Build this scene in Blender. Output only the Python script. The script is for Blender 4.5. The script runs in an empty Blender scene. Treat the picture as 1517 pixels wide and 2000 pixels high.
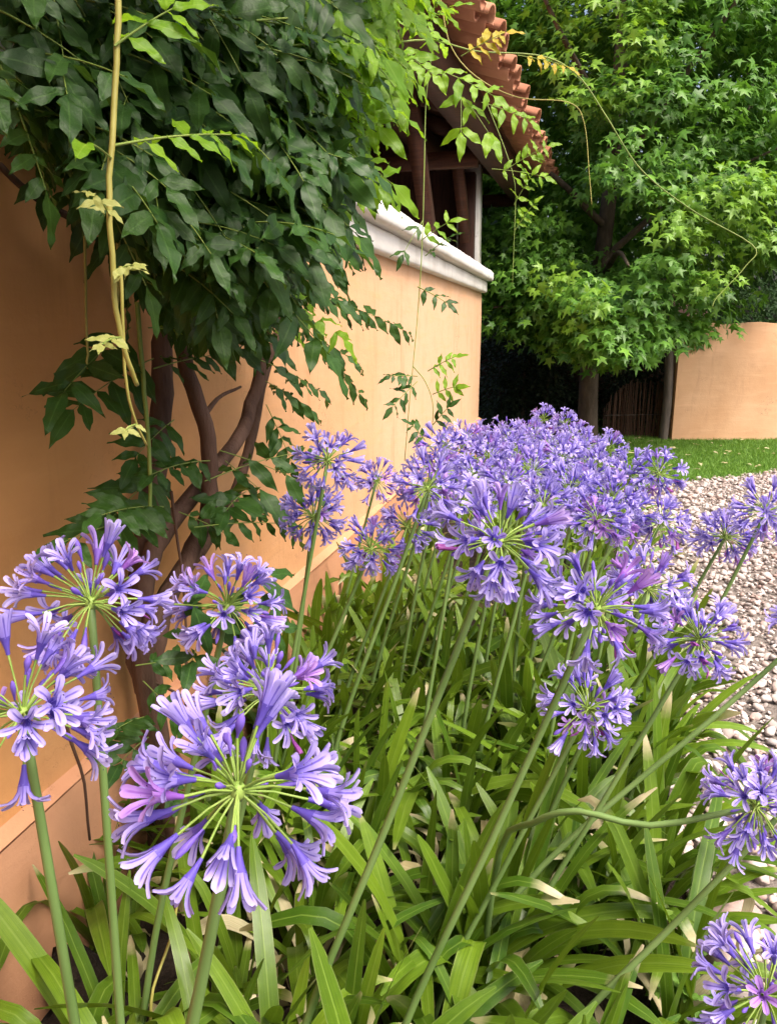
import bpy, math, random
import numpy as np
from mathutils import Matrix, Vector, Quaternion
R = math.radians
random.seed(7); rng = np.random.default_rng(7)
scene = bpy.context.scene
COL = scene.collection

# ------------------------------------------------------------------ camera
F = 1508.0; TAU = R(13.32); PSI = R(13.6); EYE = 1.45       # focal length in photo pixels, pitch, yaw, eye height
cam = bpy.data.cameras.new('camera'); camo = bpy.data.objects.new('camera', cam); COL.objects.link(camo)
camo.location = (0, 0, EYE); camo.rotation_euler = (R(90) - TAU, 0, PSI)
cam.sensor_fit = 'VERTICAL'; cam.sensor_height = 36.0; cam.lens = F / 2000 * 36
cam.clip_start = 0.02; cam.clip_end = 400
scene.camera = camo
# ------------------------------------------------------------------ light
SUN_EL = R(58); SUN_AZ = R(118)            # azimuth clockwise from +Y
w = bpy.data.worlds.new('World'); scene.world = w; w.use_nodes = True
nt = w.node_tree; bg = nt.nodes['Background']; sky = nt.nodes.new('ShaderNodeTexSky')
sky.sky_type = 'NISHITA'; sky.sun_disc = False; sky.sun_elevation = SUN_EL; sky.sun_rotation = SUN_AZ
sky.air_density = 1.0; sky.dust_density = 9.0; sky.ozone_density = 0.6
nt.links.new(sky.outputs[0], bg.inputs[0]); bg.inputs[1].default_value = 0.115
sun = bpy.data.lights.new('sun', 'SUN'); suno = bpy.data.objects.new('sun', sun); COL.objects.link(suno)
sun.energy = 1.5; sun.angle = R(20); sun.color = (1.0, 0.95, 0.87)
sd = Vector((math.sin(SUN_AZ)*math.cos(SUN_EL), math.cos(SUN_AZ)*math.cos(SUN_EL), math.sin(SUN_EL)))
suno.rotation_euler = sd.to_track_quat('Z', 'Y').to_euler(); suno.location = (6, -6, 12)
scene.view_settings.view_transform = 'Standard'; scene.view_settings.look = 'None'
scene.view_settings.gamma = 1.0; scene.view_settings.use_curve_mapping = False
scene.view_settings.exposure = 1.42
scene.cycles.max_bounces = 4; scene.cycles.diffuse_bounces = 3; scene.cycles.glossy_bounces = 1; scene.cycles.transmission_bounces = 3

# ------------------------------------------------------------------ pixel -> place
vf = np.array([-math.sin(PSI)*math.cos(TAU), math.cos(PSI)*math.cos(TAU), -math.sin(TAU)])
vr = np.array([math.cos(PSI), math.sin(PSI), 0.0]); vu = np.cross(vr, vf); C0 = np.array([0, 0, EYE])
hf = np.array([-math.sin(PSI), math.cos(PSI), 0.0])
def ray(x, y): return vf + vr*(x-758.5)/F - vu*(y-1000)/F
def at_depth(x, y, d): return C0 + ray(x, y)*d
def at_z(x, y, z=0.0): v = ray(x, y); return C0 + v*((z-EYE)/v[2])
def at_x(x, y, X): v = ray(x, y); return C0 + v*(X/v[0])
def at_hdist(x, y, h): v = ray(x, y); return C0 + v*(h/(v@hf))
def to_px(p):
    q = np.array(p)-C0; return 758.5+F*(q@vr)/(q@vf), 1000-F*(q@vu)/(q@vf)
WALL = -1.08                                 # plane of the house wall (x)
EDGE = 0.36                                  # edge of the flower bed (x)

# ------------------------------------------------------------------ object helpers
def link(name, data, parent=None, mat=None):
    o = bpy.data.objects.new(name, data); COL.objects.link(o)
    if parent is not None: o.parent = parent
    if mat is not None:
        for m in (mat if isinstance(mat, (list, tuple)) else [mat]): data.materials.append(m)
    return o
def tag(o, label=None, cat=None, group=None, kind=None):
    if label: o['label'] = label
    if cat: o['category'] = cat
    if group: o['group'] = group
    if kind: o['kind'] = kind
    return o
def empty(name, loc, label=None, cat=None, group=None):
    o = bpy.data.objects.new(name, None); COL.objects.link(o); o.location = tuple(loc); o.empty_display_size = .05
    return tag(o, label, cat, group)
def mesh_np(name, V, T, UV=None, RND=None, smooth=True, MI=None, mats=()):
    V = np.asarray(V, np.float32); T = np.asarray(T, np.int32)
    me = bpy.data.meshes.new(name)
    me.vertices.add(len(V)); me.vertices.foreach_set('co', V.ravel())
    me.loops.add(T.size); me.loops.foreach_set('vertex_index', T.ravel())
    me.polygons.add(len(T)); me.polygons.foreach_set('loop_start', np.arange(0, T.size, 3, dtype=np.int32))
    me.polygons.foreach_set('loop_total', np.full(len(T), 3, np.int32))
    if smooth: me.polygons.foreach_set('use_smooth', np.ones(len(T), bool))
    if MI is not None: me.polygons.foreach_set('material_index', np.asarray(MI, np.int32))
    if UV is not None:
        uvl = me.uv_layers.new(name='UVMap'); uvl.data.foreach_set('uv', np.asarray(UV, np.float32)[T.ravel()].ravel())
    if RND is not None:
        a = me.attributes.new('rnd', 'FLOAT', 'POINT'); a.data.foreach_set('value', np.asarray(RND, np.float32))
    for m in mats: me.materials.append(m)
    me.update(calc_edges=True); me.validate()
    return me
class Acc:
    """collects template pieces into one triangle mesh"""
    def __init__(s): s.V=[]; s.T=[]; s.U=[]; s.R=[]; s.M=[]; s.n=0
    def add(s, V, T, U=None, r=0.0, m=0):
        V = np.asarray(V, float); T = np.asarray(T, int)
        s.V.append(V); s.T.append(T+s.n); s.U.append(np.zeros((len(V), 2)) if U is None else U)
        s.R.append(np.full(len(V), r)); s.M.append(np.full(len(T), m)); s.n += len(V)
    def box(s, a, b, r=0.0, m=0, jit=0.0):
        a = np.array(a, float); b = np.array(b, float)
        V = np.array([[x, y, z] for x in (a[0], b[0]) for y in (a[1], b[1]) for z in (a[2], b[2])])
        if jit: V = V + rng.normal(0, jit, V.shape)
        Q = [(0,1,3,2),(4,6,7,5),(0,4,5,1),(2,3,7,6),(0,2,6,4),(1,5,7,3)]
        s.add(V, [t for q in Q for t in ((q[0],q[1],q[2]),(q[0],q[2],q[3]))], None, r, m)
    def mesh(s, name, mats=(), smooth=True):
        return mesh_np(name, np.concatenate(s.V), np.concatenate(s.T), np.concatenate(s.U), np.concatenate(s.R), smooth, np.concatenate(s.M), mats)
def grid_tris(nu, nv, flip=False, wrap=False):
    T = []
    cu = nu if wrap else nu-1
    for j in range(nv-1):
        for i in range(cu):
            a = j*nu+i; b = j*nu+(i+1) % nu; c = (j+1)*nu+(i+1) % nu; d = (j+1)*nu+i
            T += [(a,b,c),(a,c,d)]
    return T
def tube(P, rad, n=6, cap=True):
    P = np.array(P, float); k = len(P); rad = np.broadcast_to(np.array(rad, float), (k,))
    tan = np.gradient(P, axis=0); tan /= np.linalg.norm(tan, axis=1)[:, None]+1e-12
    ref = np.array([1.0, 0.13, 0.07]) if abs(tan[0][0]) < .8 else np.array([0.1, 1.0, .1])
    V = []; U = []
    for i in range(k):
        s = np.cross(tan[i], ref); s /= np.linalg.norm(s); q = np.cross(tan[i], s)
        for j in range(n):
            a = 2*math.pi*j/n; V.append(P[i]+rad[i]*(math.cos(a)*s+math.sin(a)*q)); U.append((j/n, i/(k-1)))
    T = grid_tris(n, k, wrap=True)
    if cap:
        V.append(P[-1]); U.append((.5, 1)); c = len(V)-1
        T += [((k-1)*n+j, (k-1)*n+(j+1) % n, c) for j in range(n)]
    return np.array(V), np.array(T), np.array(U)
def spline(P, m=24):
    P = np.array(P, float)
    if len(P) == 2: return P[0]+(P[1]-P[0])*np.linspace(0, 1, m)[:, None]
    Q = np.vstack([2*P[0]-P[1], P, 2*P[-1]-P[-2]]); out = []
    n = len(P)-1
    for t in np.linspace(0, n-1e-6, m):
        i = int(t); u = t-i; a, b, c, d = Q[i:i+4]
        out.append(.5*((2*b)+(c-a)*u+(2*a-5*b+4*c-d)*u*u+(3*b-a-3*c+d)*u**3))
    return np.array(out)
def basis(xd, zn):
    """columns x (along), y (side), z (normal)"""
    x = np.array(xd, float); x /= np.linalg.norm(x)+1e-12
    z = np.array(zn, float); z = z-x*(z@x); nz = np.linalg.norm(z)
    if nz < 1e-4: z = np.cross(x, [0.3, 1, .2]); nz = np.linalg.norm(z)
    z /= nz; return np.column_stack([x, np.cross(z, x), z])
def mat4(B, p, s=1.0):
    M = Matrix([list(B[i]*s)+[p[i]] for i in range(3)]+[[0,0,0,1]]); return M
def unit(v): v = np.array(v, float); return v/(np.linalg.norm(v)+1e-12)

# ------------------------------------------------------------------ materials
def new_mat(name):
    m = bpy.data.materials.new(name); m.use_nodes = True; n = m.node_tree.nodes
    return m, m.node_tree, n['Principled BSDF'], n['Material Output']
def N(nt, t, **kw):
    n = nt.nodes.new(t)
    for k, v in kw.items(): setattr(n, k, v)
    return n
def L(nt, a, b): nt.links.new(a, b)
def mixc(nt, fac, a, b, blend='MIX'):
    n = nt.nodes.new('ShaderNodeMix'); n.data_type = 'RGBA'; n.blend_type = blend; n.clamp_factor = True
    for sock, v in ((n.inputs[0], fac), (n.inputs[6], a), (n.inputs[7], b)):
        if hasattr(v, 'is_output'): L(nt, v, sock)
        elif isinstance(v, (int, float)): sock.default_value = v
        else: sock.default_value = (*v, 1)
    return n.outputs[2]
def mth(nt, op, a, b=None, c=None, clamp=False):
    n = nt.nodes.new('ShaderNodeMath'); n.operation = op; n.use_clamp = clamp
    for i, v in enumerate((a, b, c)):
        if v is None: continue
        if hasattr(v, 'is_output'): L(nt, v, n.inputs[i])
        else: n.inputs[i].default_value = v
    return n.outputs[0]
def noise(nt, scale, detail=4, rough=.55, vec=None):
    n = nt.nodes.new('ShaderNodeTexNoise'); n.inputs['Scale'].default_value = scale
    n.inputs['Detail'].default_value = detail; n.inputs['Roughness'].default_value = rough
    if vec is not None: L(nt, vec, n.inputs['Vector'])
    return n
def ramp(nt, fac, stops):
    n = nt.nodes.new('ShaderNodeValToRGB'); L(nt, fac, n.inputs[0]); e = n.color_ramp.elements
    while len(e) < len(stops): e.new(0.5)
    for i, (p, c) in enumerate(stops): e[i].position = p; e[i].color = (*c, 1) if len(c) == 3 else c
    return n.outputs[0]
def bump(nt, bsdf, h, strength=.3, dist=.01):
    b = nt.nodes.new('ShaderNodeBump'); b.inputs['Strength'].default_value = strength; b.inputs['Distance'].default_value = dist
    L(nt, h, b.inputs['Height']); L(nt, b.outputs[0], bsdf.inputs['Normal'])
def rnd_socket(nt):
    a = N(nt, 'ShaderNodeAttribute', attribute_name='rnd'); o = N(nt, 'ShaderNodeObjectInfo')
    return mth(nt, 'FRACT', mth(nt, 'ADD', a.outputs['Fac'], o.outputs['Random']))
def uv_uv(nt):
    u = N(nt, 'ShaderNodeUVMap'); s = N(nt, 'ShaderNodeSeparateXYZ'); L(nt, u.outputs[0], s.inputs[0]); return s.outputs[0], s.outputs[1]
def leaf_mat(name, ca, cb, rib, rough=.42, trans=.3, dry=None, spec=.4, tcol=None, blotch=30, fine=True):
    m, nt, b, out = new_mat(name)
    r = rnd_socket(nt); u, v = uv_uv(nt)
    tc = N(nt, 'ShaderNodeTexCoord'); ns = noise(nt, blotch, 3, .6, tc.outputs['Object'])
    f = mth(nt, 'ADD', mth(nt, 'MULTIPLY', r, .75), mth(nt, 'MULTIPLY', mth(nt, 'SUBTRACT', ns.outputs['Fac'], .4), .6), clamp=True) if fine else r
    c = mixc(nt, f, ca, cb)
    if fine:
        cv = N(nt, 'ShaderNodeCombineXYZ'); L(nt, mth(nt, 'MULTIPLY', u, 14.0), cv.inputs[0]); L(nt, mth(nt, 'MULTIPLY', v, 2.5), cv.inputs[1]); L(nt, mth(nt, 'MULTIPLY', r, 37.0), cv.inputs[2])
        n9 = noise(nt, 1.6, 4, .7, cv.outputs[0]); c = mixc(nt, mth(nt, 'MULTIPLY', mth(nt, 'SUBTRACT', n9.outputs['Fac'], .45), 2.2, clamp=True), c, tuple(x*.55 for x in ca))
        n8 = noise(nt, 900, 1, .5, tc.outputs['Object']); c = mixc(nt, mth(nt, 'MULTIPLY', mth(nt, 'SUBTRACT', n8.outputs['Fac'], .73), 8.0, clamp=True), c, (.5,.52,.36))
    d = mth(nt, 'ABSOLUTE', mth(nt, 'SUBTRACT', u, .5))
    ribf = mth(nt, 'SUBTRACT', 1.0, mth(nt, 'MULTIPLY', d, 18.0), clamp=True)
    c = mixc(nt, mth(nt, 'MULTIPLY', ribf, .55), c, rib)
    if dry:
        r2 = mth(nt, 'FRACT', mth(nt, 'MULTIPLY', r, 17.31))
        thr = mth(nt, 'ADD', .90, mth(nt, 'MULTIPLY', r2, .42))
        e = mth(nt, 'MULTIPLY', mth(nt, 'SUBTRACT', mth(nt, 'ADD', v, mth(nt, 'MULTIPLY', ns.outputs['Fac'], .10)), thr), 12.0, clamp=True)
        c = mixc(nt, mth(nt, 'MULTIPLY', e, .9), c, mixc(nt, r2, dry, (.42,.30,.15)))
        e2 = mth(nt, 'MULTIPLY', mth(nt, 'SUBTRACT', d, .43), 14.0, clamp=True)
        c = mixc(nt, mth(nt, 'MULTIPLY', e2, mth(nt, 'MULTIPLY', r2, .15)), c, dry)
    L(nt, c, b.inputs['Base Color']); b.inputs['Roughness'].default_value = rough; b.inputs['Specular IOR Level'].default_value = spec
    tr = N(nt, 'ShaderNodeBsdfTranslucent'); tcm = mixc(nt, .55, c, tcol or cb); L(nt, tcm, tr.inputs[0])
    mx = N(nt, 'ShaderNodeMixShader'); mx.inputs[0].default_value = trans
    L(nt, b.outputs[0], mx.inputs[1]); L(nt, tr.outputs[0], mx.inputs[2]); L(nt, mx.outputs[0], out.inputs[0])
    if fine: bump(nt, b, mth(nt, 'ADD', ns.outputs['Fac'], mth(nt, 'MULTIPLY', d, 2.0)), .25, .004)
    return m
def simple_mat(name, ca, cb, scale=8, rough=.7, bmp=.3, bdist=.01, detail=6, spec=.3, stretch=None, use_rnd=False, coord='Object'):
    m, nt, b, out = new_mat(name)
    tc = N(nt, 'ShaderNodeTexCoord'); vec = tc.outputs[coord]
    if stretch:
        mp = N(nt, 'ShaderNodeMapping'); mp.inputs['Scale'].default_value = stretch; L(nt, vec, mp.inputs[0]); vec = mp.outputs[0]
    ns = noise(nt, scale, detail, .6, vec)
    f = mth(nt, 'MULTIPLY', mth(nt, 'SUBTRACT', ns.outputs['Fac'], .3), 2.2, clamp=True)
    if use_rnd: f = mth(nt, 'ADD', mth(nt, 'MULTIPLY', f, .45), mth(nt, 'MULTIPLY', rnd_socket(nt), .55))
    L(nt, mixc(nt, f, ca, cb), b.inputs['Base Color'])
    b.inputs['Roughness'].default_value = rough; b.inputs['Specular IOR Level'].default_value = spec
    n2 = noise(nt, scale*6, 5, .65, vec)
    bump(nt, b, mth(nt, 'ADD', ns.outputs['Fac'], mth(nt, 'MULTIPLY', n2.outputs['Fac'], .5)), bmp, bdist)
    return m
def plaster_mat(name, c_main, c_alt, c_stain, cracks=.4, far_lit=None):
    m, nt, b, out = new_mat(name)
    tc = N(nt, 'ShaderNodeTexCoord'); P = tc.outputs['Object']
    n1 = noise(nt, 1.1, 5, .55, P); n2 = noise(nt, 6, 6, .6, P); n3 = noise(nt, 60, 4, .7, P)
    f1 = mth(nt, 'MULTIPLY', mth(nt, 'SUBTRACT', n1.outputs['Fac'], .35), 3.0, clamp=True)
    c = mixc(nt, f1, c_main, c_alt)
    if far_lit:
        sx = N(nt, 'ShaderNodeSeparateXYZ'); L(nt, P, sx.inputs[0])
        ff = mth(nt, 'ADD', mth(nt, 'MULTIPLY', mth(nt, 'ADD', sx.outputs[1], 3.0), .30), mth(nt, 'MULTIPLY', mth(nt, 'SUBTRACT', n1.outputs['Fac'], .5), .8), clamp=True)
        c = mixc(nt, ff, c, far_lit)  # brighter light on the far end painted in as a paler colour
    mp = N(nt, 'ShaderNodeMapping'); mp.inputs['Scale'].default_value = (3.5, 3.5, .5); L(nt, P, mp.inputs[0])
    st = noise(nt, 2.2, 6, .65, mp.outputs[0])
    fs = mth(nt, 'MULTIPLY', mth(nt, 'SUBTRACT', st.outputs['Fac'], .55), 3.5, clamp=True)
    c = mixc(nt, mth(nt, 'MULTIPLY', fs, .7), c, c_stain)
    c = mixc(nt, mth(nt, 'MULTIPLY', mth(nt, 'SUBTRACT', n2.outputs['Fac'], .5), .9, clamp=True), c, c_stain)
    wv = noise(nt, 1.6, 3, .5, P)
    vo = N(nt, 'ShaderNodeTexVoronoi'); vo.feature = 'DISTANCE_TO_EDGE'; vo.inputs['Scale'].default_value = 1.3
    dv = N(nt, 'ShaderNodeVectorMath', operation='ADD'); L(nt, P, dv.inputs[0]); L(nt, n2.outputs['Color'], dv.inputs[1]); L(nt, dv.outputs[0], vo.inputs['Vector'])
    cr = mth(nt, 'SUBTRACT', 1.0, mth(nt, 'MULTIPLY', vo.outputs['Distance'], 160.0), clamp=True)
    gate = mth(nt, 'MULTIPLY', mth(nt, 'SUBTRACT', wv.outputs['Fac'], .54), 10.0, clamp=True)
    cr = mth(nt, 'MULTIPLY', mth(nt, 'MULTIPLY', cr, gate), cracks)
    mh = N(nt, 'ShaderNodeMapping'); mh.inputs['Scale'].default_value = (1.2, 1.2, 9); L(nt, P, mh.inputs[0])
    tr_ = noise(nt, 2.0, 5, .6, mh.outputs[0])
    c = mixc(nt, mth(nt, 'MULTIPLY', mth(nt, 'SUBTRACT', tr_.outputs['Fac'], .52), 1.6, clamp=True), c, tuple(min(1, x*1.12) for x in c_alt))
    c = mixc(nt, cr, c, tuple(x*.35 for x in c_stain))
    L(nt, c, b.inputs['Base Color']); b.inputs['Roughness'].default_value = .85; b.inputs['Specular IOR Level'].default_value = .2
    h = mth(nt, 'ADD', mth(nt, 'MULTIPLY', n2.outputs['Fac'], 1.2), mth(nt, 'MULTIPLY', n3.outputs['Fac'], .35))
    h = mth(nt, 'SUBTRACT', mth(nt, 'ADD', h, mth(nt, 'MULTIPLY', tr_.outputs['Fac'], .8)), cr)
    bump(nt, b, h, .5, .006)
    return m
def petal_mat(name, pale, mid, stripe, magenta=None):
    m, nt, b, out = new_mat(name)
    u, v = uv_uv(nt); r = rnd_socket(nt)
    d = mth(nt, 'ABSOLUTE', mth(nt, 'SUBTRACT', u, .5))
    c = mixc(nt, mth(nt, 'MULTIPLY', mth(nt, 'SUBTRACT', v, .25), 1.6, clamp=True), mid, pale)
    c = mixc(nt, mth(nt, 'MULTIPLY', r, .55), c, mid)
    s = mth(nt, 'SUBTRACT', 1.0, mth(nt, 'MULTIPLY', mth(nt, 'SUBTRACT', d, .05), 12.0), clamp=True)
    vfade = mth(nt, 'MULTIPLY', mth(nt, 'SUBTRACT', .96, v), 7.0, clamp=True)
    c = mixc(nt, mth(nt, 'MULTIPLY', mth(nt, 'MULTIPLY', s, vfade), .85), c, stripe)
    if magenta:
        g = mth(nt, 'MULTIPLY', mth(nt, 'SUBTRACT', mth(nt, 'FRACT', mth(nt, 'MULTIPLY', r, 9.7)), .86), 6.0, clamp=True)
        c = mixc(nt, mth(nt, 'MULTIPLY', g, .6), c, magenta)
    L(nt, c, b.inputs['Base Color']); b.inputs['Roughness'].default_value = .5; b.inputs['Specular IOR Level'].default_value = .3
    tr = N(nt, 'ShaderNodeBsdfTranslucent'); L(nt, c, tr.inputs[0])
    mx = N(nt, 'ShaderNodeMixShader'); mx.inputs[0].default_value = .35
    L(nt, b.outputs[0], mx.inputs[1]); L(nt, tr.outputs[0], mx.inputs[2]); L(nt, mx.outputs[0], out.inputs[0])
    return m

M = {}
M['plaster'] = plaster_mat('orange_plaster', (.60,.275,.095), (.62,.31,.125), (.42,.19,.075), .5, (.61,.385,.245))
M['plinth'] = plaster_mat('terracotta_plaster', (.50,.235,.125), (.56,.29,.165), (.34,.15,.08), .7)
M['backwall'] = plaster_mat('peach_plaster', (.58,.335,.19), (.68,.43,.27), (.38,.21,.12), 1.0)
M['white'] = plaster_mat('white_plaster', (.72,.70,.67), (.80,.79,.77), (.42,.38,.33), .5)
M['wood'] = simple_mat('brown_timber', (.040,.014,.008), (.105,.036,.018), 5, .65, .4, .01, stretch=(1,9,9))
M['darkwood'] = simple_mat('dark_timber', (.035,.014,.010), (.085,.035,.024), 6, .7, .5, .01, stretch=(8,8,1))
M['tile'] = simple_mat('terracotta_tile', (.24,.080,.042), (.56,.28,.17), 5, .8, .4, .006, use_rnd=True)
M['bark'] = simple_mat('vine_bark', (.045,.022,.014), (.15,.085,.06), 14, .8, .7, .01, stretch=(1,1,.25))
M['treebark'] = simple_mat('tree_bark', (.05,.036,.026), (.15,.115,.085), 9, .85, .9, .02, stretch=(1,1,.3))
M['soil'] = simple_mat('dark_soil', (.012,.008,.006), (.06,.04,.028), 18, .95, 1.0, .03)
M['gravelbed'] = simple_mat('gravel_bed', (.10,.08,.07), (.34,.29,.26), 40, .95, .8, .02)
M['lawn'] = simple_mat('lawn_ground', (.03,.075,.012), (.085,.16,.03), 5, .9, .6, .02)
M['aleaf'] = leaf_mat('strap_leaf', (.040,.100,.007), (.185,.300,.020), (.24,.36,.06), .36, .26, (.62,.53,.34), .32, (.28,.46,.02), 22)
M['dryleaf'] = leaf_mat('withered_leaf', (.40,.33,.15), (.66,.60,.40), (.55,.52,.30), .65, .25, None, .2, (.6,.5,.3))
M['stalk'] = simple_mat('flower_stalk', (.10,.175,.045), (.19,.285,.095), 9, .45, .1, .003, stretch=(1,1,.2))
M['pedicel'] = simple_mat('pedicel', (.16,.27,.04), (.30,.40,.10), 30, .5, .05, .002)
M['petal'] = petal_mat('agapanthus_petal', (.56,.49,.88), (.32,.25,.75), (.125,.08,.50), (.46,.12,.50))
M['bud'] = petal_mat('agapanthus_bud', (.27,.17,.70), (.20,.12,.58), (.13,.07,.45))
M['wither'] = petal_mat('withered_flower', (.44,.13,.46), (.30,.06,.34), (.20,.03,.25))
M['anther'] = simple_mat('anther', (.03,.02,.06), (.08,.05,.12), 30)
M['wleaf'] = leaf_mat('wisteria_leaf', (.016,.055,.010), (.048,.118,.018), (.09,.19,.04), .45, .22, None, .28, (.16,.32,.02), 18)
M['wyoung_lit'] = leaf_mat('young_lit_wisteria_leaf', (.13,.29,.012), (.25,.44,.025), (.33,.50,.08), .42, .45, None, .3, (.42,.68,.02), 18)  # young shoots, and brightly lit leaves whose light is put into this colour
M['wgold'] = leaf_mat('golden_wisteria_leaf', (.34,.30,.02), (.50,.36,.03), (.5,.45,.1), .45, .4, None, .3, (.6,.5,.03), 18)
M['shootleaf'] = leaf_mat('pale_shoot_leaf', (.30,.33,.08), (.42,.44,.15), (.4,.42,.15), .5, .35, None, .3, (.5,.5,.15), 18)
M['shoot'] = simple_mat('yellow_shoot', (.23,.21,.04), (.38,.35,.10), 12, .5, .1, .002)
M['greenshoot'] = simple_mat('green_shoot', (.12,.19,.03), (.24,.30,.07), 12, .5, .1, .002)
M['blossom'] = petal_mat('wisteria_blossom', (.62,.50,.60), (.45,.32,.45), (.35,.22,.38))
M['tleaf'] = leaf_mat('sweetgum_leaf', (.045,.135,.018), (.165,.345,.036), (.13,.28,.06), .45, .30, None, .35, (.18,.42,.03), 9, False)
M['tleaf2'] = leaf_mat('sweetgum_young_leaf', (.115,.26,.025), (.20,.36,.035), (.25,.42,.07), .45, .36, None, .35, (.32,.55,.03), 9, False)
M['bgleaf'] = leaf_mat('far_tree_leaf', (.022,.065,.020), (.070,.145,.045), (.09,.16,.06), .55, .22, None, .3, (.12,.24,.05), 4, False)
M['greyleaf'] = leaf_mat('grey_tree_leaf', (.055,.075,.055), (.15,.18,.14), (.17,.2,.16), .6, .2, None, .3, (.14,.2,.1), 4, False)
M['hedge'] = leaf_mat('hedge_leaf', (.010,.020,.008), (.026,.045,.018), (.03,.05,.02), .5, .08, None, .3, (.03,.06,.01), 6, False)  # near-black green: the deep shade under the tree is put into the colour
M['weed'] = leaf_mat('weed_leaf', (.10,.22,.03), (.19,.34,.06), (.24,.38,.1), .5, .35, None, .3, (.3,.5,.06), 20)
M['grass'] = leaf_mat('grass_blade', (.07,.17,.02), (.18,.33,.05), (.2,.35,.07), .5, .3, None, .3, (.2,.4,.03), 3, False)
M['reed'] = simple_mat('reed_cane', (.03,.017,.010), (.13,.07,.045), 20, .85, .4, .01, use_rnd=True)
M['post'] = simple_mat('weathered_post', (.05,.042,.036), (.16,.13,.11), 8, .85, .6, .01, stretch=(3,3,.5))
def stone_mat():
    m, nt, b, out = new_mat('gravel_stone')
    r = rnd_socket(nt); tc = N(nt, 'ShaderNodeTexCoord'); ns = noise(nt, 70, 5, .65, tc.outputs['Object'])
    c = ramp(nt, r, [(0,(.30,.26,.25)),(.16,(.52,.44,.41)),(.34,(.40,.27,.235)),(.48,(.62,.55,.52)),(.62,(.34,.31,.31)),(.76,(.56,.42,.37)),(.9,(.68,.64,.62)),(1,(.24,.18,.16))])
    c = mixc(nt, mth(nt, 'MULTIPLY', ns.outputs['Fac'], .45), c, (.22,.18,.165))
    L(nt, c, b.inputs['Base Color']); b.inputs['Roughness'].default_value = .8; b.inputs['Specular IOR Level'].default_value = .3
    bump(nt, b, ns.outputs['Fac'], .4, .004); return m
M['stone'] = stone_mat()

# ------------------------------------------------------------------ setting
def sheet(name, poly, z, mat, sub=1):
    me = bpy.data.meshes.new(name); me.from_pydata([(x, y, z) for x, y in poly], [], [tuple(range(len(poly)))]); me.update()
    return tag(link(name, me, None, mat), kind='structure')
sheet('ground', [(-60,-30),(60,-30),(60,90),(-60,90)], -.03, M['soil'])
def wavy_sheet(name, x0, x1, y0, y1, nx, ny, z, amp, mat, cut=None):
    xs = np.linspace(x0, x1, nx); ys = np.linspace(y0, y1, ny); V = []
    for y in ys:
        for x in xs:
            V.append((x, y, z+amp*(math.sin(x*5.1+y*1.7)*math.cos(y*4.3-x)+.6*math.sin(x*13+y*11))))
    me = mesh_np(name, V, grid_tris(nx, ny)); return tag(link(name, me, None, mat), kind='structure')
wavy_sheet('flower_bed', WALL-.1, EDGE+.05, -.6, 11.2, 20, 130, -.004, .007, M['soil'])
LAWN = lambda x: 6.95+.83*x+.05*math.sin(x*7)+.03*math.sin(x*19)
# lawn: fan between the wavy gravel edge and the back
xs = np.linspace(-.2, 9, 120); V = []; 
for x in xs: V += [(x, LAWN(x), .012), (x, 16, .02)]
T = []
for i in range(len(xs)-1): a = 2*i; T += [(a, a+2, a+3), (a, a+3, a+1)]
tag(link('lawn', mesh_np('lawn', V, T), None, M['lawn']), kind='structure')
V = []; T = []
xs = np.linspace(EDGE+.02, 9, 120)
for x in xs: V += [(x, -1.5, -.006), (x, LAWN(x)+.04, .002)]
for i in range(len(xs)-1): a = 2*i; T += [(a, a+2, a+3), (a, a+3, a+1)]
tag(link('gravel_path', mesh_np('gravel_path', V, T), None, M['gravelbed']), kind='structure')

def ico(sub):
    t = (1+5**.5)/2
    V = [unit(v) for v in [(-1,t,0),(1,t,0),(-1,-t,0),(1,-t,0),(0,-1,t),(0,1,t),(0,-1,-t),(0,1,-t),(t,0,-1),(t,0,1),(-t,0,-1),(-t,0,1)]]
    T = [(0,11,5),(0,5,1),(0,1,7),(0,7,10),(0,10,11),(1,5,9),(5,11,4),(11,10,2),(10,7,6),(7,1,8),(3,9,4),(3,4,2),(3,2,6),(3,6,8),(3,8,9),(4,9,5),(2,4,11),(6,2,10),(8,6,7),(9,8,1)]
    for _ in range(sub):
        cache = {}; T2 = []
        def mid(a, b):
            k = (min(a,b), max(a,b))
            if k not in cache: V.append(unit(V[a]+V[b])); cache[k] = len(V)-1
            return cache[k]
        for a, b, c in T:
            x, y, z = mid(a,b), mid(b,c), mid(c,a); T2 += [(a,x,z),(b,y,x),(c,z,y),(x,y,z)]
        T = T2
    return np.array(V), np.array(T)
def pebble(sub, seed):
    r2 = np.random.default_rng(seed); V, T = ico(sub); V = V.copy()
    for _ in range(5):
        d = unit(r2.normal(size=3)); k = r2.uniform(.5, .85); h = V@d; V -= np.outer(np.maximum(h-k, 0)*.9, d)
    V *= 1+.06*r2.normal(size=(len(V), 1)); V *= np.array([1, r2.uniform(.65,.95), r2.uniform(.45,.7)])
    return V, T
PEB1 = [pebble(1, i) for i in range(8)]; PEB0 = [pebble(0, 20+i) for i in range(6)]
acc = Acc()
def right_lim(y): return .29*y+.35+.45
cnt = 0
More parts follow.
